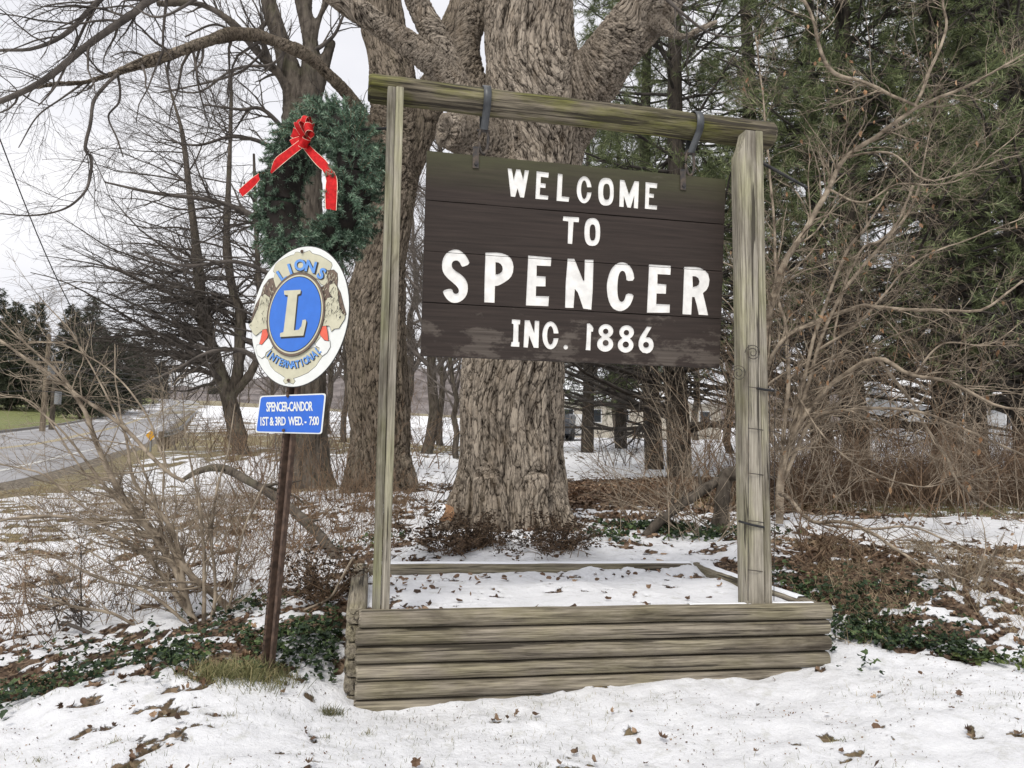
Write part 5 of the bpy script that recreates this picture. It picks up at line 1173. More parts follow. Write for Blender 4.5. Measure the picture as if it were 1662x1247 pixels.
def spruce_mesh(seed, H=12):
    rr = np.random.default_rng(seed); P = np.array([[0, 0, z] for z in np.linspace(-.3, H, 10)], float)[None]; R = np.linspace(.2, .02, 10)[None]
    tb_ = Buf(); tb_.tubes(P, R, 8); N = 520; t = rr.uniform(.05, .99, N) ** .85; z = t * H; L = (1 - t) ** .8 * H * .27 * rr.uniform(.75, 1.1, N) + .25
    a = rr.uniform(0, 2 * pi, N); s = np.linspace(0, 1, 6)[None, :]; rad = L[:, None] * s
    Pb = np.stack([np.cos(a)[:, None] * rad, np.sin(a)[:, None] * rad, z[:, None] - L[:, None] * (.28 * s - .12 * s ** 3)], -1)
    B = kids(rr, Pb, np.full((N, 6), .02), 3400, .75, 50, 4, .5, .12, (0, 0, -.08), .2, 1, .012, flat=.5)
    db = Buf(); db.tubes(Pb, np.full((N, 6), .02), 3); V, F = needles(rr, B[0], 14, .30, .05, 35); g = Buf(); g.add(V, F)
    return tb_.mesh('trunk'), db.mesh('branches'), g.mesh('needles', False)
SM_ = [spruce_mesh(301, 12), spruce_mesh(302, 14)]
_bg = [(-60, 78, 1, .9), (14, 78, 0, .98), (46, 86, 1, .9), (105, 86, 0, 1.05), (138, 88, 1, 1.0), (163, 84, 0, .8), (188, 92, 0, .9), (-20, 80, 1, .95), (128, 72, 0, .75), (212, 120, 0, .9), (232, 190, 1, 1.2), (256, 200, 0, 1.1), (345, 330, 1, 1.5)]
_o = orders([q[0] for q in _bg])
for k, (px, Y, v, s) in enumerate(_bg):
    x, y = pxy(px, Y); place('spruce_tree', 'dark spruce in the stand across the road, %s from the left' % _o[k], 'tree', 'spruces across the road', SM_[v], (M_PBARK, M_DEAD, M_NEEDLED), x, y, k * .9, s, ('trunk', 'branches', 'needles'))

# ------------------------------------------------------------------ saplings and thickets
def bush(name, label, cat, base, stems, lv, mat, wig=.0, group=None, leafy=None, sides=(7, 4, 3, 3)):
    e = empty(name, base, label, cat, group); P0, R0 = stackp(stems, 34); R0 = np.maximum(R0, .0015)
    Ls = [(P0, R0)]
    for a in lv: Ls.append(kids(rg, *Ls[-1], **a))
    b = Buf(); b.tubes(P0, R0, sides[0]); link('stems', b.mesh('stems', True, e.location), mat, e)
    b = Buf()
    for (P, R), s in zip(Ls[1:], sides[1:]): b.tubes(P, R, s)
    link('twigs', b.mesh('twigs', True, e.location), mat, e, kind='stuff')
    if leafy:
        cnt, sz, lm = leafy; P = Ls[-2][0]; i = rg.integers(len(P), size=cnt); j = rg.integers(1, P.shape[1], size=cnt)
        V, F = leaves_np(P[i, j], sz, rg, hang=True); b = Buf(); b.add(V, F); link('dead_leaves', b.mesh('dead_leaves', False, e.location), lm, e, kind='stuff')
    return e
STAR = np.array([(0, -1.0), (.22, -.45), (.75, -.55), (.5, -.1), (1.0, .15), (.45, .3), (.5, .8), (.12, .5), (0, 1.15), (-.12, .5), (-.5, .8), (-.45, .3), (-1.0, .15), (-.5, -.1), (-.75, -.55), (-.22, -.45)])
OVAL = np.array([(0, -1), (.45, -.45), (.5, .2), (0, 1), (-.5, .2), (-.45, -.45)])
IVYS = np.array([(0, -.7), (.5, -.75), (.95, -.2), (.5, .1), (.35, .5), (0, 1.0), (-.35, .5), (-.5, .1), (-.95, -.2), (-.5, -.75)])
def leaves_np(C, size, rr, hang=False, shape=OVAL, tilt=.5, curl=.35):
    n = len(C); k = len(shape); sz = size * rr.uniform(.6, 1.3, n)
    a = rr.uniform(0, 2 * pi, n); X = np.stack([np.cos(a), np.sin(a), 0 * a], 1); N = nrm(np.array([0, 0, 1.]) + rr.normal(size=(n, 3)) * tilt) if not hang else nrm(rr.normal(size=(n, 3)) * [1, 1, .3])
    if hang: X = nrm(rr.normal(size=(n, 3)) * .4 + [0, 0, -1])
    X = nrm(X - (X * N).sum(1)[:, None] * N); Yv = np.cross(N, X)
    cu = rr.uniform(-.2, 1, n)[:, None] * curl; r2 = (shape ** 2).sum(1)[None]
    xx = shape[None, :, 0] * sz[:, None] * rr.uniform(.6, 1, n)[:, None]; yy = shape[None, :, 1] * sz[:, None]; zz = (cu * r2 + rr.normal(size=(n, k)) * .16) * sz[:, None]
    V = C[:, None] + Yv[:, None] * xx[..., None] + X[:, None] * yy[..., None] + N[:, None] * zz[..., None]
    V = np.concatenate([V, C[:, None]], 1); i = np.arange(k); F = np.stack([i, (i + 1) % k, 0 * i + k], 1)[None] + (np.arange(n) * (k + 1))[:, None, None]
    return V.reshape(-1, 3), F.reshape(-1, 3)
M_BEECH = needle_mat('clinging_leaf', (.22, .12, .06), (.34, .2, .11), (.45, .3, .18))
Ys = 7.6
def S(*pts): return traced([(p[0], p[1], p[3] if len(p) > 3 else Ys, p[2] * .74) for p in pts], 34, .07)
sap = [S((1262, 850, 16), (1268, 765, 13), (1290, 700, 12), (1320, 660, 12), (1370, 610, 11), (1425, 580, 10, 7.2), (1480, 610, 9, 7), (1540, 620, 8, 6.8), (1620, 660, 6, 6.6), (1690, 668, 4, 6.5)),
       S((1260, 850, 12), (1270, 750, 9), (1279, 725, 8), (1315, 580, 8), (1362, 436, 7), (1385, 395, 6), (1412, 361, 5, 7.4), (1440, 310, 3)),
       S((1264, 850, 12), (1274, 750, 9), (1286, 718, 9), (1329, 570, 8), (1372, 472, 8), (1430, 400, 7), (1474, 347, 6), (1499, 267, 4), (1512, 200, 2)),
       S((1240, 850, 18, 7.8), (1238, 700, 17, 7.8), (1242, 560, 16, 7.7), (1264, 450, 15), (1315, 361, 13), (1344, 307, 12), (1369, 256, 11), (1423, 220, 10, 7.4), (1488, 173, 8, 7.2), (1567, 141, 6, 7), (1662, 87, 4, 6.8)),
       S((1488, 172, 7, 7.2), (1445, 155, 7, 7.2), (1401, 137, 8, 7.2), (1351, 116, 9, 7.2), (1329, 72, 8, 7.2), (1318, 29, 7, 7.2), (1297, -10, 7, 7.2)),
       S((1484, 172, 7, 7.2), (1510, 115, 7, 7.2), (1535, 47, 6, 7.2), (1531, 0, 5, 7.2), (1540, -60, 4, 7.2)),
       S((1244, 600, 10, 7.7), (1262, 565, 9), (1293, 537, 9), (1376, 505, 9), (1423, 497, 8, 7.3), (1500, 503, 7, 7.1), (1596, 501, 6, 7), (1662, 454, 4, 6.9)),
       S((1262, 800, 9), (1315, 689, 8), (1369, 667, 7, 7.4), (1423, 662, 7, 7.2), (1495, 671, 6, 7), (1549, 692, 6, 6.9), (1662, 739, 4, 6.8)),
       S((1262, 850, 12), (1271, 725, 9), (1279, 600, 9), (1275, 526, 8), (1262, 480, 7), (1258, 380, 6), (1250, 300, 5), (1240, 180, 4), (1225, 60, 3)),
       S((1266, 800, 11, 7.4), (1282, 812, 9, 7), (1315, 847, 8, 6.4), (1369, 851, 8, 6), (1423, 876, 7, 5.6), (1513, 934, 6, 5.1), (1603, 973, 4, 4.8), (1662, 995, 3, 4.6)),
       S((1315, 847, 6, 6.4), (1400, 862, 6, 6.1), (1480, 858, 5, 6), (1540, 880, 4, 5.8), (1600, 910, 3, 5.6), (1662, 940, 2, 5.5)),
       S((1480, 300, 5), (1460, 360, 5), (1430, 390, 5), (1400, 405, 5), (1370, 470, 5), (1350, 600, 4)),
       S((1425, 582, 8, 7.2), (1470, 640, 7, 7.2), (1500, 690, 6, 7.1), (1535, 740, 6, 7), (1560, 790, 5, 6.9), (1620, 830, 4, 6.8), (1662, 850, 3, 6.7)),
       S((1344, 307, 6), (1400, 330, 4, 7.3), (1460, 300, 4, 7.1), (1560, 290, 3, 7), (1662, 210, 2, 6.9)), S((1369, 256, 6), (1440, 250, 5, 7.2), (1500, 288, 4, 7), (1560, 280, 3, 6.9), (1662, 250, 2, 6.8)),
       S((1329, 570, 6), (1400, 520, 5, 7.4), (1480, 430, 4, 7.2), (1590, 380, 3, 7), (1662, 350, 2, 6.9)), S((1480, 610, 5, 7), (1530, 560, 4, 6.9), (1600, 560, 3, 6.8), (1662, 520, 2, 6.7)),
       S((1293, 640, 6), (1330, 700, 4, 7.2), (1400, 760, 4, 7), (1500, 790, 3, 6.8), (1600, 760, 2, 6.6))]
bush('sapling_clump', 'clump of tall arching bare saplings fanning right from behind the right post', 'shrub', at(1262, 850, Ys), sap,
     [dict(num=420, L=1.05, ang=42, n=9, rr=.36, wig=.14, trop=(.012, 0, .0), t0=.12, rmin=.0030), dict(num=2300, L=.42, ang=42, n=6, rr=.5, wig=.16, t0=.1, rmin=.0020), dict(num=6500, L=.2, ang=45, n=4, rr=.6, wig=.15, t0=.1, rmin=.0018)], M_TWIG2, leafy=(260, .030, M_BEECH))
# left brush in front
Yb = 4.8
def B_(*pts): return traced([(p[0], p[1], p[3] if len(p) > 3 else Yb, p[2] * .78) for p in pts], 26, .07)
br = [B_((322, 1045, 14), (305, 980, 13), (285, 930, 13), (262, 900, 13), (231, 850, 13), (195, 800, 12), (162, 736, 11), (141, 682, 9), (123, 645, 8), (85, 600, 5), (0, 520, 3)),
      B_((322, 1045, 14), (300, 960, 12), (290, 900, 11), (270, 850, 9), (220, 780, 7), (205, 720, 5), (190, 640, 3), (185, 560, 2)),
      B_((345, 1040, 12), (300, 985, 11), (262, 940, 9), (200, 880, 8), (120, 840, 7), (40, 838, 6), (-20, 850, 4)),
      B_((400, 1010, 15, 4.9), (350, 965, 14, 4.9), (310, 935, 13), (270, 885, 11), (230, 850, 9), (180, 800, 7), (100, 700, 4), (30, 640, 2)),
      B_((330, 1045, 10), (332, 960, 8), (330, 880, 7), (322, 800, 5), (300, 720, 3), (296, 640, 2)), B_((336, 1045, 10), (350, 960, 7), (345, 880, 6), (352, 800, 5), (372, 720, 3), (380, 660, 2)),
      B_((330, 1045, 9), (290, 1000, 7), (230, 960, 6), (160, 940, 5), (80, 900, 3), (20, 905, 2)), B_((340, 1045, 9), (372, 980, 6), (390, 900, 5), (410, 830, 4), (450, 760, 2)),
      B_((300, 779, 7), (267, 761, 8), (202, 696, 8), (152, 660, 7), (90, 617, 6), (0, 552, 5), (-60, 520, 3)), B_((262, 900, 6), (250, 800, 5), (200, 700, 4), (130, 560, 3), (60, 480, 2)),
      B_((320, 1040, 7), (260, 1040, 6), (190, 1000, 6), (120, 985, 5), (54, 962, 3)), B_((270, 760, 5), (230, 660, 4), (160, 590, 3), (90, 560, 2.5), (0, 560, 2)),
      B_((231, 850, 6), (150, 830, 5), (70, 770, 4), (0, 755, 3)), B_((195, 800, 5), (140, 770, 4), (60, 660, 3), (0, 640, 2)), B_((285, 930, 5), (270, 840, 4), (265, 740, 3), (262, 660, 2)), B_((305, 960, 5), (220, 940, 4), (110, 870, 3), (20, 800, 2))]
bush('brush_clump', 'tangled bare brush with tan twigs left of the leaning signpost', 'shrub', at(328, 1042, Yb), br,
     [dict(num=270, L=.62, ang=38, n=9, rr=.42, wig=.12, trop=(0, 0, .03), t0=.1, rmin=.0022), dict(num=1300, L=.27, ang=42, n=6, rr=.55, wig=.16, t0=.1, rmin=.0013), dict(num=2000, L=.12, ang=45, n=4, rr=.6, wig=.15, t0=.1, rmin=.0012)], M_TWIG2)
# thin brush behind: radial thickets at several places
def thicket(px, py, Y, n, H, spreadv, seed, mat, label, group, tw=1.0, lean=(0, 0), name='thicket', r=.006, dens=1.0):
    rr = np.random.default_rng(seed); base = at(px, py, Y); base[2] = gz(base[0], base[1]) - .03
    d = nrm(np.stack([rr.normal(lean[0], spreadv, n), rr.normal(lean[1], spreadv * .7, n), np.ones(n)], 1)); L = H * rr.uniform(.5, 1.15, n)
    k = 12; P = np.empty((n, k, 3)); P[:, 0] = base + rr.normal(size=(n, 3)) * [.16 * H, .16 * H, 0]
    for j in range(1, k): P[:, j] = P[:, j - 1] + d * (L / (k - 1))[:, None]; d = nrm(d + rr.normal(size=(n, 3)) * .09 + [0, 0, -.035])
    R = np.maximum(rr.uniform(.5, 1.3, n)[:, None] * r * np.linspace(1, .25, k)[None], .0012)
    e = empty(name, base, label, 'shrub', group); b = Buf(); b.tubes(P, R, 5); link('stems', b.mesh('stems', True, e.location), mat, e)
    A = kids(rr, P, R, int(n * 7 * dens), H * .32, 38, 6, .5, .14, (0, 0, .02), .15, 1, .0016 * tw); C = kids(rr, *A, int(n * 16 * dens), H * .13, 42, 4, .6, .15, (0, 0, 0), .1, 1, .0013 * tw)
    b = Buf(); b.tubes(*A, 3); b.tubes(*C, 3); link('twigs', b.mesh('twigs', True, e.location), mat, e, kind='stuff'); return e
for k, (px, Y, H, ll) in enumerate([(1350, 9.4, 2.6, 'tall'), (1480, 9.0, 2.0, 'tall'), (1640, 9.2, 2.6, 'tall'), (1215, 9.8, 3.6, 'tall'), (1120, 11.5, 2.4, 'mid'), (1410, 11.5, 4.6, 'tall'), (1300, 12, 5.0, 'tall')]):
    thicket(px, 830, Y, 17, H, .36, 120 + k, M_TWIG3 if k % 2 else M_TWIG2, 'brown cane shrub in the tangle before the pines, %s from the left' % orders([1350, 1480, 1640, 1215, 1120, 1410, 1300])[k], 'tall cane shrubs in front of the pines', 1.5, r=.008, dens=1.2)
g1 = 'thin bare bushes around the trunks'
thicket(350, 860, 7.6, 26, 1.1, .5, 1, M_TWIG2, 'pale tangle of twigs above the snowy slope left of the signpost', None)
thicket(430, 800, 9.5, 30, 1.6, .5, 2, M_TWIG3, 'brown bush between the signpost and the spreading tree', None, 1.3)
thicket(545, 800, 9.2, 26, 1.3, .5, 3, M_TWIG3, 'brown bush at the foot of the rear maple', None, 1.3)
thicket(1120, 880, 6.6, 34, 1.5, .75, 4, M_TWIG2, 'wide fan of tan canes between the big maple and the right post', None, 1.2, (-.1, 0))
thicket(1060, 850, 8, 20, 1.3, .7, 5, M_TWIG3, 'brown cane bush right of the big maple base', None, 1.3)
thicket(700, 830, 9, 12, .9, .5, 6, M_TWIG, 'small dark bush between the two maples', None, 1.3)
thicket(150, 1010, 5.1, 14, .75, .8, 7, M_TWIG, 'low dark twigs poking from snow at the far left', None)
thicket(470, 900, 6.4, 12, .9, .5, 8, M_TWIG3, 'thin brown canes just right of the rusted signpost', None)
thicket(1340, 900, 5.6, 22, .75, .9, 9, M_TWIG3, 'low brown canes in the leaves right of the planter', None)
thicket(1560, 960, 4.9, 18, .5, .9, 10, M_TWIG2, 'short pale stalks at the right edge of the leaf litter', None)
_bg = [(560, 18, 2.2), (500, 17, 2.4), (450, 20, 2.6), (520, 24, 3), (680, 20, 2.6), (715, 26, 3), (1160, 14, 1.8), (1010, 22, 2.2), (400, 17, 1.8), (470, 28, 3), (350, 24, 2.2), (300, 27, 2), (1240, 18, 2.4), (590, 30, 3.4), (640, 26, 3)]
_o = orders([q[0] for q in _bg])
for k, (px, Y, H) in enumerate(_bg):
    x, y = pxy(px, Y); p = np.array([x, y, gz(x, y)]); q_ = p - EYE
    thicket(px, 700, Y, 16, H, .42, 50 + k, M_TWIGG if k % 2 else M_TWIG3, 'background bush of fine bare twigs, %s of its row from the left' % _o[k], 'fine bare bushes in the background', 2.6, r=.012)
# grey leaning sapling trunk behind the right post, fallen log and sticks
def stick(name, pts, mat, label, cat, n=24, sides=9, wig=.02, tw=0):
    P, R = traced(pts, n, wig); e = link(name, None, None) if False else None
    b = Buf(); b.tubes(P, R * (1 + .08 * rg.normal(size=n)), sides, cap=True)
    if tw: K = kids(rg, P[None], R[None], tw, .5, 45, 6, .5, .15, (0, 0, 0), .2, 1, .002); b.tubes(*K, 4)
    me = b.mesh(name, True, P[0]); link(name, me, mat, loc=[float(c) for c in P[0]], label=label, cat=cat)
stick('cut_sapling', [(1168, 905, 7, 30), (1170, 850, 7, 26), (1173, 800, 7, 25), (1182, 772, 7, 24), (1205, 768, 6.9, 22)], M_BARK2, 'short grey sapling trunk bent over left of the right post', 'stump')
stick('leaning_limb', [(1000, 930, 6.4, 13), (1050, 868, 6.6, 15), (1100, 825, 6.8, 15), (1150, 790, 7, 16), (1210, 755, 7.1, 15)], M_BARK2, 'long grey limb leaning up toward the right post', 'branch', tw=10)
stick('fallen_branch', [(296, 779, 7.6, 6), (325, 763, 7.4, 10), (361, 761, 7.2, 13), (408, 783, 7, 14), (448, 808, 6.8, 15), (502, 850, 6.4, 17), (530, 880, 6.1, 17), (556, 912, 5.8, 17)], M_BARK2, 'thick fallen branch arching behind the rusted signpost', 'branch', wig=.05, tw=8)
stick('pale_stick', [(448, 1010, 4.6, 4), (500, 988, 4.6, 4), (535, 972, 4.6, 4), (552, 945, 4.6, 3.5), (575, 905, 4.65, 3)], M_TWIG2, 'bent pale stick leaning against the planter corner', 'stick')
stick('ground_stick', [(-10, 1165, 3.75, 7), (60, 1130, 3.85, 7), (144, 1092, 4.1, 7), (217, 1063, 4.4, 6), (314, 1044, 4.6, 6)], M_TWIG2, 'long pale cut stick lying over the ivy at the left', 'stick')
stick('ground_stick', [(100, 1010, 4.9, 5), (150, 1030, 4.8, 6), (200, 1055, 4.6, 7), (262, 1062, 4.5, 6)], M_TWIG, 'dark crooked stick lying in the snow at the left', 'stick')
b = Buf(); ca, cb_ = at(-8, 205, 12), at(150, 560, 17); Pc = np.linspace(ca, cb_, 12); Pc[:, 2] -= .25 * np.sin(np.linspace(0, pi, 12)); b.tubes(Pc, np.full(12, .011), 5)
link('guy_wire', b.mesh('guy_wire', True, ca), M_BLACK, loc=[float(c) for c in ca], label='dark guy wire slanting down across the sky at the far left', cat='wire')

# ------------------------------------------------------------------ ground cover
def gsurf(x, y):
    x = np.asarray(x, float); y = np.asarray(y, float); i = np.clip(np.searchsorted(gx, x) - 1, 0, len(gx) - 2); j = np.clip(np.searchsorted(gy, y) - 1, 0, len(gy) - 2)
    fx = (x - gx[i]) / (gx[i + 1] - gx[i]); fy = (y - gy[j]) / (gy[j + 1] - gy[j]); Zg = Zd.reshape(GX.shape)
    return (Zg[j, i] * (1 - fx) + Zg[j, i + 1] * fx) * (1 - fy) + (Zg[j + 1, i] * (1 - fx) + Zg[j + 1, i + 1] * fx) * fy
def ssurf(x, y):
    i = np.clip(np.searchsorted(gx, x), 0, len(gx) - 1); j = np.clip(np.searchsorted(gy, y), 0, len(gy) - 1); return SNOWG[j, i]
def inbox(x, y):
    d = np.stack([x - A0[0], y - A0[1]], 1); u = d @ AX[:2]; v = d @ BK[:2]; return (u > -.1) & (u < 2.55) & (v > -.02) & (v < 1.66)
rl = np.random.default_rng(21)
def blob_pts(zones):
    o = []
    for cx, cy, rx, ry, rot, n_ in zones:
        r = np.sqrt(rl.uniform(0, 1, n_)) * (1 + .25 * rl.normal(size=n_)); a = rl.uniform(0, 2 * pi, n_); x = r * np.cos(a) * rx; y = r * np.sin(a) * ry; c, s = cos(radians(rot)), sin(radians(rot))
        o.append(np.stack([cx + x * c - y * s, cy + x * s + y * c], 1))
    p = np.concatenate(o); k = (p[:, 1] > 2.5) & ~inbox(p[:, 0], p[:, 1]); p = p[k]
    cl = fbm(np.stack([p[:, 0] * 5, p[:, 1] * 5, 0 * p[:, 0]], 1), 2, 91) > .43
    return p[cl]
# leaf litter
uni0 = lambda x0, x1, y0, y1, n: np.stack([rl.uniform(x0, x1, n), rl.uniform(y0, y1, n)], 1)
MAPLE = np.array([(0, -.8), (.3, -.55), (.7, -.5), (.55, -.15), (.95, .1), (.6, .3), (.62, .7), (.25, .6), (0, 1.0), (-.22, .62), (-.55, .6), (-.5, .3), (-.85, .05), (-.6, -.2), (-.6, -.6), (-.25, -.5)])
CRUM = np.array([(0, -.9), (.55, -.6), (.6, .1), (.35, .7), (-.2, .85), (-.7, .3), (-.5, -.5)])
n_ = 90000; x = rl.uniform(-6, 6.5, n_); y = 2.5 + 9.5 * rl.uniform(0, 1, n_) ** 1.0
s_ = ssurf(x, y); cv_, gr_ = cover(x, y)
pk = np.where(s_ < .5, .55, .007) * np.clip(1.1 - gr_ * .6, .3, 1) * np.clip(1.3 - y / 14, .3, 1)
pk = np.where((y < 3.7) & (s_ > .5), .006, pk)
k = (rl.uniform(size=n_) < pk) & ~inbox(x, y); x = x[k]; y = y[k]
C = np.stack([x, y, gsurf(x, y) + .008 + rl.uniform(0, .02, len(x))], 1); nr = y < 5.6
b = Buf(); nA = np.where(nr)[0]; h1 = nA[rl.uniform(size=len(nA)) < .35]; h2 = np.setdiff1d(nA, h1); V, F = leaves_np(C[h1], .024, rl, shape=MAPLE, tilt=.7, curl=1.3); b.add(V, F); V, F = leaves_np(C[h2], .019, rl, shape=CRUM, tilt=.8, curl=1.4); b.add(V, F); pd = uni0(-2.8, 3.2, 2.45, 4.4, 5200); pd = pd[(fbm(np.stack([pd[:, 0] * 2.5, pd[:, 1] * 2.5, 0 * pd[:, 0]], 1), 3, 17) > .5) & ~inbox(pd[:, 0], pd[:, 1])]; V, F = leaves_np(np.stack([pd[:, 0], pd[:, 1], gsurf(pd[:, 0], pd[:, 1]) + .004], 1), .0045, rl, shape=CRUM, tilt=.6, curl=1); b.add(V, F); V, F = leaves_np(C[~nr], .034, rl, shape=OVAL, tilt=.45, curl=.5); b.add(V, F)
link('leaf_litter', b.mesh('leaf_litter', False), M_LEAF, kind='stuff', label='brown fallen leaves scattered over snow and soil')
# brown carpet behind the maple
x = rl.uniform(.6, 4.5, 7000); y = rl.uniform(8.6, 15.5, 7000); C = np.stack([x, y, gsurf(x, y) + .02], 1); b = Buf(); V, F = leaves_np(C, .05, rl, tilt=.5); b.add(V, F)
link('leaf_carpet', b.mesh('leaf_carpet', False), M_LEAF, kind='stuff', label='thick reddish brown leaf carpet behind the big maple')
# a few leaves and clods in the planter
PZ = Zs.reshape(130, 260)
u = rl.uniform(.1, 2.35, 260); v = rl.uniform(.12, 1.5, 260); w_ = (np.abs(u - .2) < .25) | (v > 1.25) | (rl.uniform(size=260) < .12); u, v = u[w_], v[w_]
C = np.stack([A0[0] + AX[0] * u + BK[0] * v, A0[1] + AX[1] * u + BK[1] * v, PZ[np.clip(((v - .085) / 1.455 * 129).round().astype(int), 0, 129), np.clip(((u - .02) / 2.39 * 259).round().astype(int), 0, 259)] + .007], 1); b = Buf(); V, F = leaves_np(C, .022, rl, shape=CRUM, tilt=.8, curl=1.2); b.add(V, F)
link('planter_leaves', b.mesh('planter_leaves', False), M_LEAF, kind='stuff', label='few curled brown leaves on the snow inside the planter')
# ivy
def patch(name, zones, size, mat, label, shape=IVYS, h=.06, tilt=.5):
    p = blob_pts(zones); C = np.stack([p[:, 0], p[:, 1], gsurf(p[:, 0], p[:, 1]) + .01 + rl.uniform(0, h, len(p))], 1); b = Buf(); V, F = leaves_np(C, size, rl, shape=shape, tilt=tilt, curl=.2); b.add(V, F)
    link(name, b.mesh(name, False), mat, kind='stuff', label=label)
patch('ivy', [(-1.9, 3.72, .75, .22, 8, 800), (-2.5, 3.95, .6, .3, 5, 280), (-1.0, 4.05, .32, .3, 20, 800), (-.95, 4.6, .18, .5, 10, 450), (-1.5, 4.0, .5, .25, 0, 500), (-2.2, 4.5, .6, .3, 0, 300), (-1.7, 4.75, .35, .25, 0, 250)], .020, M_IVY, 'dark green ivy growing around the base of the rusted signpost')
patch('ivy', [(2.05, 4.25, .24, .35, -35, 1100), (2.35, 4.1, .3, .18, -20, 500), (1.9, 4.9, .25, .5, 0, 700), (2.4, 4.8, .4, .35, 0, 450), (2.9, 4.3, .5, .25, 0, 300)], .020, M_IVY, 'dark green ivy spilling beside the right end of the planter')
patch('ivy', [(1.35, 7.0, .5, .35, 0, 900), (1.9, 6.6, .5, .3, 0, 500), (.9, 6.4, .4, .2, 0, 250), (-1.3, 6.6, .4, .3, 0, 200)], .026, M_IVY, 'dark ivy patch right of the big maple roots')
patch('groundcover', [(2.55, 3.95, .5, .10, -14, 260), (2.85, 3.75, .3, .12, -15, 300), (3.1, 4.0, .4, .2, 0, 250)], .024, M_IVY2, 'light green heart leaved ground cover at the right edge', OVAL, .03, .35)
# grass and straw
def blades(name, pts, h, wd, mat, label, lean=.35):
    n = len(pts); C = np.stack([pts[:, 0], pts[:, 1], gsurf(pts[:, 0], pts[:, 1]) - .005], 1); a = rl.uniform(0, 2 * pi, n); s = np.stack([np.cos(a), np.sin(a), 0 * a], 1) * wd / 2
    L = h * rl.uniform(.4, 1.3, n)[:, None]; d = nrm(np.stack([rl.normal(0, lean, n), rl.normal(0, lean, n), np.ones(n)], 1)); m_ = C + d * L * .55; t_ = C + nrm(d + rl.normal(size=(n, 3)) * .3 + [0, 0, -.25]) * L
    V = np.stack([C - s, C + s, m_ + s * .7, m_ - s * .7, t_], 1).reshape(-1, 3); i = np.arange(n)[:, None] * 5
    b = Buf(); b.add(V, np.concatenate([i + [0, 1, 2], i + [0, 2, 3], i + [3, 2, 4]])); link(name, b.mesh(name, False), mat, kind='stuff', label=label)
def uni(x0, x1, y0, y1, n): return np.stack([rl.uniform(x0, x1, n), rl.uniform(y0, y1, n)], 1)
p = uni(-2.6, 2.8, 2.45, 3.75, 5200); p = p[(fbm(np.stack([p[:, 0] * 3, p[:, 1] * 3, 0 * p[:, 0]], 1), 2, 15) > .52) & ~inbox(p[:, 0], p[:, 1])]
blades('lawn_grass', p, .032, .0022, M_GRASS, 'sparse grass blades poking through the foreground snow')
def gp(cx, cy, s, n): return np.stack([rl.normal(cx, s, n), rl.normal(cy, s * .6, n)], 1)
gc_ = [(-1.22, 3.62, .10, 900), (-1.38, 3.60, .07, 400)]
blades('grass_tuft', np.concatenate([gp(*g) for g in gc_]), .11, .0035, M_GRASS, 'green and tan grass tuft at the foot of the rusted signpost', .6)
blades('grass_tuft', gp(-.80, 3.50, .028, 160), .06, .003, M_GRASS, 'small grass tuft at the bottom left corner of the planter', .5)
tp = np.concatenate([gp(rl.uniform(-2.2, 2.5), rl.uniform(2.6, 3.5), .02, 26) for _ in range(22)]); tp = tp[~inbox(tp[:, 0], tp[:, 1])]
blades('grass_clump', tp, .035, .0028, M_GRASS, 'little green grass clumps showing through foreground snow', .6)
n = 3400; x = rl.uniform(-6.5, -.9, n); y = rl.uniform(4.3, 10.5, n); kk = (fbm(np.stack([x * .9, y * .9, 0 * x], 1), 2, 33) > .46) & ~((x < -3.4) & (y < 5.2)); x, y = x[kk], y[kk]; n = len(x)
P = np.empty((n, 8, 3)); P[:, 0] = np.stack([x, y, gsurf(x, y)], 1); d = nrm(rl.normal(size=(n, 3)) * [.5, .4, 0] + [0, 0, 1]); Hh = rl.uniform(.15, .62, n)
for j in range(1, 8): P[:, j] = P[:, j - 1] + d * (Hh / 7)[:, None]; d = nrm(d + rl.normal(size=(n, 3)) * .15 + [0, 0, -.07])
A = kids(rl, P, np.full((n, 8), .0022), 3200, .16, 42, 5, .8, .2, (0, 0, 0), .1, 1, .0014); b = Buf(); b.tubes(P, np.full((n, 8), .0023), 3); b.tubes(*A, 3)
link('dry_brush', b.mesh('dry_brush'), M_TWIG3, kind='stuff', label='thin warm brown dry stems covering the snowy slope on the left')
p = uni(-8, -1.2, 5, 13, 26000); c_, g_ = cover(p[:, 0], p[:, 1]); p = p[rl.uniform(size=len(p)) < .12 + g_ * .8]
blades('straw_grass', p, .10, .006, M_STRAW, 'dry tan grass on the slope toward the road', .5)
p = uni(2.2, 11, 8.9, 10.6, 7000); blades('verge_grass', p, .09, .007, M_GRASS, 'short green brown grass at the foot of the brown hedge', .5)
p = np.concatenate([uni(1.9, 4.4, 4.2, 6.4, 6500)]); p = p[fbm(np.stack([p[:, 0] * 3, p[:, 1] * 3, 0 * p[:, 0]], 1), 2, 19) > .45]
blades('dry_stalks', p, .16, .004, M_STRAW, 'dry tan stalks and vines in the leaf litter at the right', 1.1)
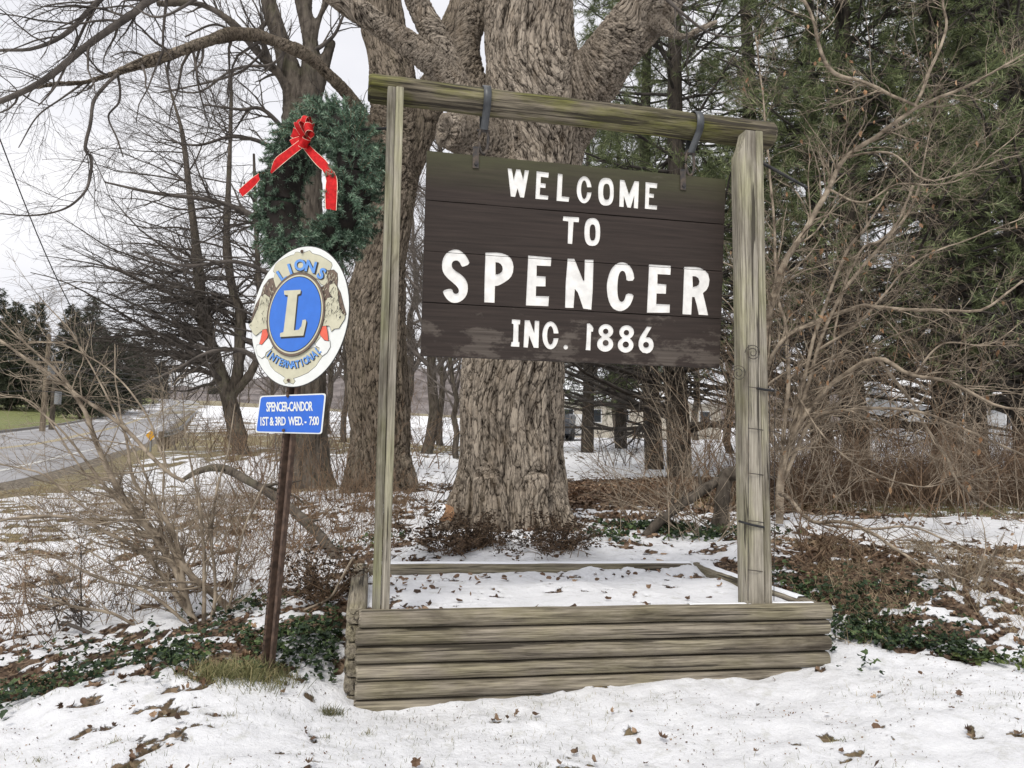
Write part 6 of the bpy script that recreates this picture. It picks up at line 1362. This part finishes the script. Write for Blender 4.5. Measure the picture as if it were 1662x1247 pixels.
# low trimmed shrubs
def shrublet(px, py, Y, rx, rz_, n, label, seed):
    rr = np.random.default_rng(seed); c = at(px, py, Y); c[2] = gz(c[0], c[1]); e = empty('low_shrub', c, label, 'shrub')
    k = 60; d = nrm(rr.normal(size=(k, 3)) * [1, .8, .25] + [0, 0, .9]); P = np.empty((k, 7, 3)); P[:, 0] = c + rr.normal(size=(k, 3)) * [rx * .35, rx * .25, 0]
    for j in range(1, 7): P[:, j] = P[:, j - 1] + d * rz_ / 6 * 1.05; d = nrm(d + rr.normal(size=(k, 3)) * .22)
    R = np.full((k, 7), .0028) * np.linspace(1, .5, 7); A = kids(rr, P, R, 420, .09, 50, 4, .7, .2, (0, 0, 0), .2, 1, .0012)
    b = Buf(); b.tubes(P, R, 4); b.tubes(*A, 3); link('stems', b.mesh('stems', True, e.location), M_TWIG3, e, kind='stuff')
    i = rr.integers(420, size=n); L = A[0][i, rr.integers(0, 4, n)] + rr.normal(size=(n, 3)) * .012; V, F = leaves_np(L, .013, rr, hang=False, tilt=1.2, curl=.6); b = Buf(); b.add(V, F)
    link('leaves', b.mesh('leaves', False, e.location), M_DRYB, e, kind='stuff')
shrublet(735, 905, 5.75, .34, .36, 3200, 'low brown clipped shrub left in front of the maple trunk', 1)
shrublet(905, 905, 5.75, .28, .34, 2600, 'low brown clipped shrub right in front of the maple trunk', 2)
shrublet(790, 900, 5.9, .2, .22, 900, 'small sparse brown shrub between the two clipped shrubs', 5)
shrublet(527, 985, 4.75, .18, .34, 1900, 'low dark brown clipped shrub left of the planter corner', 3)
# brown hedge
rr = np.random.default_rng(31); n = 3600; x = rr.uniform(3.3, 12, n); y = 9.9 + rr.uniform(0, 2.2, n) + (x - 4) * .04
Hh = (.85 + .5 * fbm(np.stack([x * .8, y * .8, 0 * x], 1), 2, 8)) * rr.uniform(.4, 1.2, n) * np.clip((x - 2.6) / 1.5, .3, 1); P = np.empty((n, 8, 3)); P[:, 0] = np.stack([x, y, gsurf(x, y)], 1); d = nrm(rr.normal(size=(n, 3)) * [.35, .35, 0] + [0, 0, 1])
for j in range(1, 8): P[:, j] = P[:, j - 1] + d * (Hh / 7)[:, None]; d = nrm(d + rr.normal(size=(n, 3)) * .14)
R = np.full((n, 8), .005) * np.linspace(1, .5, 8); A = kids(rr, P, R, 15000, .26, 42, 5, .6, .2, (0, 0, .02), .1, 1, .0028)
b = Buf(); b.tubes(P, R, 3); b.tubes(*A, 3); link('hedge', b.mesh('hedge', True), simple('hedge_stems', (.07, .045, .03), (.22, .15, .10), 5, bmp=0), kind='stuff', label='tangled brown stemmed hedge in front of the pine grove')

# ------------------------------------------------------------------ far things: poles, wires, guard rail, houses, vehicles
M_POLE = bark_mat('pole_wood', (.12, .10, .08), (.33, .27, .2), 1); M_STEEL = paint('galvanised_steel', (.25, .26, .27), .5, .2); M_SIGNY = paint('sign_yellow', (.75, .38, .02), .5, .1)
M_WALL = paint('house_siding', (.55, .51, .43), .7, .08); M_WALL2 = paint('house_siding_grey', (.42, .43, .44), .7, .08); M_GLASS = paint('window_glass', (.03, .035, .04), .15, .1); M_VAN = paint('vehicle_white', (.62, .63, .64), .3, .04); M_VANR = paint('vehicle_dark', (.05, .055, .065), .3, .1)
wire_pts = {}
for k, (px, pyt, Y, lab, mt_) in enumerate([(80, 543, 44, 'tan utility pole with crossarm across the road', M_POLE), (91, 588, 47, 'grey utility pole just right of the tan one', M_BARK2)]):
    top = at(px, pyt, Y); bx = top[0]; z0 = gz(bx, Y); e = empty('utility_pole', (bx, Y, z0), lab, 'utility pole')
    b = Buf(); b.tubes(np.array([[0, 0, -.5], [0, 0, (top[2] - z0) / 2], [0, 0, top[2] - z0]]), np.array([.17, .15, .12]), 10, cap=True); link('pole', b.mesh('pole'), mt_, e)
    for dz_ in (.5, 1.7) if k == 0 else (.6,):
        b = Buf(); b.box((-1.1, -.24, top[2] - z0 - dz_ - .06), (1.1, -.14, top[2] - z0 - dz_ + .06)); link('crossarm', b.mesh('crossarm', False), mt_, e)
        for x_ in (-1, -.4, .4, 1):
            b = Buf(); b.tubes(np.array([[x_, -.19, top[2] - z0 - dz_ + .06], [x_, -.19, top[2] - z0 - dz_ + .26]]), np.array([.05, .035]), 8, cap=True); link('insulator', b.mesh('insulator'), M_STEEL, e)
    b = Buf(); b.tubes(np.array([[.28, 0, top[2] - z0 - 2.7], [.28, 0, top[2] - z0 - 1.9]]), np.array([.2, .2]), 12, cap=True); link('transformer', b.mesh('transformer'), M_STEEL, e)
for k, (ya, yb, yc) in enumerate([(560, 586, 612), (568, 592, 622), (606, 600, 640), (634, 640, 660)]):
    P = np.array([at(-60, ya + 6, 38), at(80, yb - 4, 43.8), at(180, (yb + yc) / 2 + 6, 62), at(300, yc, 110)]); P, _ = resample(P, np.zeros(4), 40); b = Buf(); b.tubes(P, np.full(40, .022), 4)
    link('power_line', b.mesh('power_line', True, P[0]), M_BLACK, loc=[float(c) for c in P[0]], label='%s thin overhead line running from the utility poles' % ['topmost', 'second', 'third', 'lowest'][k], cat='wire', group='overhead lines')
gr_p = rP - rN * 1.2; i0 = int(np.argmin(np.abs(gr_p[:, 1] - 27))); i1 = int(np.argmin(np.abs(gr_p[:, 1] - 90)))
e = empty('guard_rail', gr_p[i0], 'grey steel guard rail on the near side of the climbing road', 'guard rail')
C = resample(gr_p[i0:i1 + 1:2] + [0, 0, .0], np.zeros(len(gr_p[i0:i1 + 1:2])), 34)[0]
pr = [(0, .45), (.04, .50), (0, .57), (.04, .64), (0, .72)]; Vr = []
for c, nn_ in zip(C, nrm(np.cross(np.gradient(C, axis=0), ZZ))): Vr.append([c + nn_ * (a_ + .05) + ZZ * z_ for a_, z_ in pr] + [c + nn_ * (a_ + .03) + ZZ * z_ for a_, z_ in pr[::-1]])
q = np.arange(34 * 10).reshape(34, 10); b = Buf(); b.add(np.array(Vr), np.stack([q[:-1], np.roll(q[:-1], -1, 1), np.roll(q[1:], -1, 1), q[1:]], -1).reshape(-1, 4)); link('rail', b.mesh('rail', False, e.location), M_STEEL, e)
for c in C[::2]:
    b = Buf(); b.box((-.06, -.06, -.3), (.06, .06, .7)); link('post', b.mesh('post', False), M_POLE, e, loc=Vector(c) - e.location)
sp = at(245, 707, 27); z0 = gz(sp[0], sp[1]); e = empty('road_sign', (sp[0], sp[1], z0), 'small yellow diamond warning sign by the guard rail', 'sign')
b = Buf(); b.box((-.03, 0, -.2), (.03, .05, sp[2] - z0)); link('post', b.mesh('post', False), M_STEEL, e)
b = Buf(); r_ = .19; zc = sp[2] - z0; b.add([[0, -.02, zc - r_], [r_, -.02, zc], [0, -.02, zc + r_], [-r_, -.02, zc], [0, -.005, zc - r_], [r_, -.005, zc], [0, -.005, zc + r_], [-r_, -.005, zc]], [[0, 1, 2, 3], [7, 6, 5, 4], [0, 4, 5, 1], [1, 5, 6, 2], [2, 6, 7, 3], [3, 7, 4, 0]]); link('panel', b.mesh('panel', False), M_SIGNY, e)
def house(px, Y, wd, dp, hh, rz, wall, label):
    x, y = pxy(px, Y); z = gz(x, y); e = empty('house', (x, y, z), label, 'house'); e.rotation_euler[2] = rz
    b = Buf(); b.box((-wd / 2, -dp / 2, -1), (wd / 2, dp / 2, hh)); b.add([[-wd / 2, -dp / 2, hh], [-wd / 2, dp / 2, hh], [-wd / 2, 0, hh + dp * .24]], [[0, 2, 1]]); b.add([[wd / 2, -dp / 2, hh], [wd / 2, dp / 2, hh], [wd / 2, 0, hh + dp * .24]], [[0, 1, 2]]); link('wall', b.mesh('wall', False), wall, e)
    rf = dp * .24; o = .35; b = Buf()
    for s_ in (-1, 1):
        V = np.array([[-wd / 2 - o, s_ * (dp / 2 + o), hh - .15], [wd / 2 + o, s_ * (dp / 2 + o), hh - .15], [wd / 2 + o, 0, hh + rf + .03], [-wd / 2 - o, 0, hh + rf + .03]]); V2 = V + [0, 0, .18]
        b.add(np.vstack([V, V2]), [[0, 1, 2, 3], [4, 5, 6, 7], [0, 4, 5, 1], [1, 5, 6, 2], [3, 2, 6, 7], [0, 3, 7, 4]])
    ro = link('roof', b.mesh('roof', False), M_SNOW, e); b = Buf(); b.box((wd * .2, -.3, hh + rf - .4), (wd * .2 + .6, .3, hh + rf + .9)); link('chimney', b.mesh('chimney', False), M_RUST, ro)
    for wx in np.arange(-wd / 2 + 1.2, wd / 2 - 1, 2.2):
        b = Buf(); b.box((wx, -dp / 2 - .03, 1.0), (wx + .95, -dp / 2 - .005, 2.1)); wo = link('window', b.mesh('window', False), M_VAN, e); b = Buf(); b.box((wx + .08, -dp / 2 - .045, 1.08), (wx + .87, -dp / 2 - .032, 2.02)); link('pane', b.mesh('pane', False), M_GLASS, wo)
house(1010, 62, 14, 8, 2.8, .1, M_WALL, 'low cream house with snowy roof far behind the pine trunks')
house(1565, 48, 10, 8, 2.4, -.15, M_WALL2, 'grey house with snowy roof far right behind the hedge')
def vehicle(px, Y, rz, body, label, tall=1.0):
    x, y = pxy(px, Y); z = gz(x, y); e = empty('parked_car', (x, y, z), label, 'car', 'vehicles parked by the far house'); e.rotation_euler[2] = rz
    prof = [(-2.2, .35), (-2.25, .9), (-2.1, 1.05 * tall), (-1.7, 1.55 * tall), (.6, 1.6 * tall), (1.3, 1.05), (2.2, .9), (2.25, .35)]; b = Buf(); n_ = len(prof)
    V = [[a_, s_ * (.88 if z_ < 1.1 else .74), z_] for s_ in (-1, 1) for a_, z_ in prof]; b.add(V, [[i, (i + 1) % n_, n_ + (i + 1) % n_, n_ + i] for i in range(n_)])
    b.add(V[:n_], [list(range(n_))]); b.add(V[n_:], [list(range(n_))[::-1]]); link('body', b.mesh('body', False), body, e)
    for s_ in (-1, 1):
        b = Buf(); b.box((-1.5, s_ * .84 - .01, 1.08), (.7, s_ * .84 + .01, 1.45)); link('side_window', b.mesh('side_window', False), M_GLASS, e)
        for wx in (-1.4, 1.4): b = Buf(); b.tubes(np.array([[wx, s_ * .7, .33], [wx, s_ * .92, .33]]), np.array([.33, .33]), 16, cap=True); link('wheel', b.mesh('wheel'), M_BLACK, e)
vehicle(918, 46, 1.2, M_VANR, 'dark parked car seen just right of the maple trunk'); vehicle(938, 47, 1.4, M_VAN, 'white parked car beyond the snowy yard')
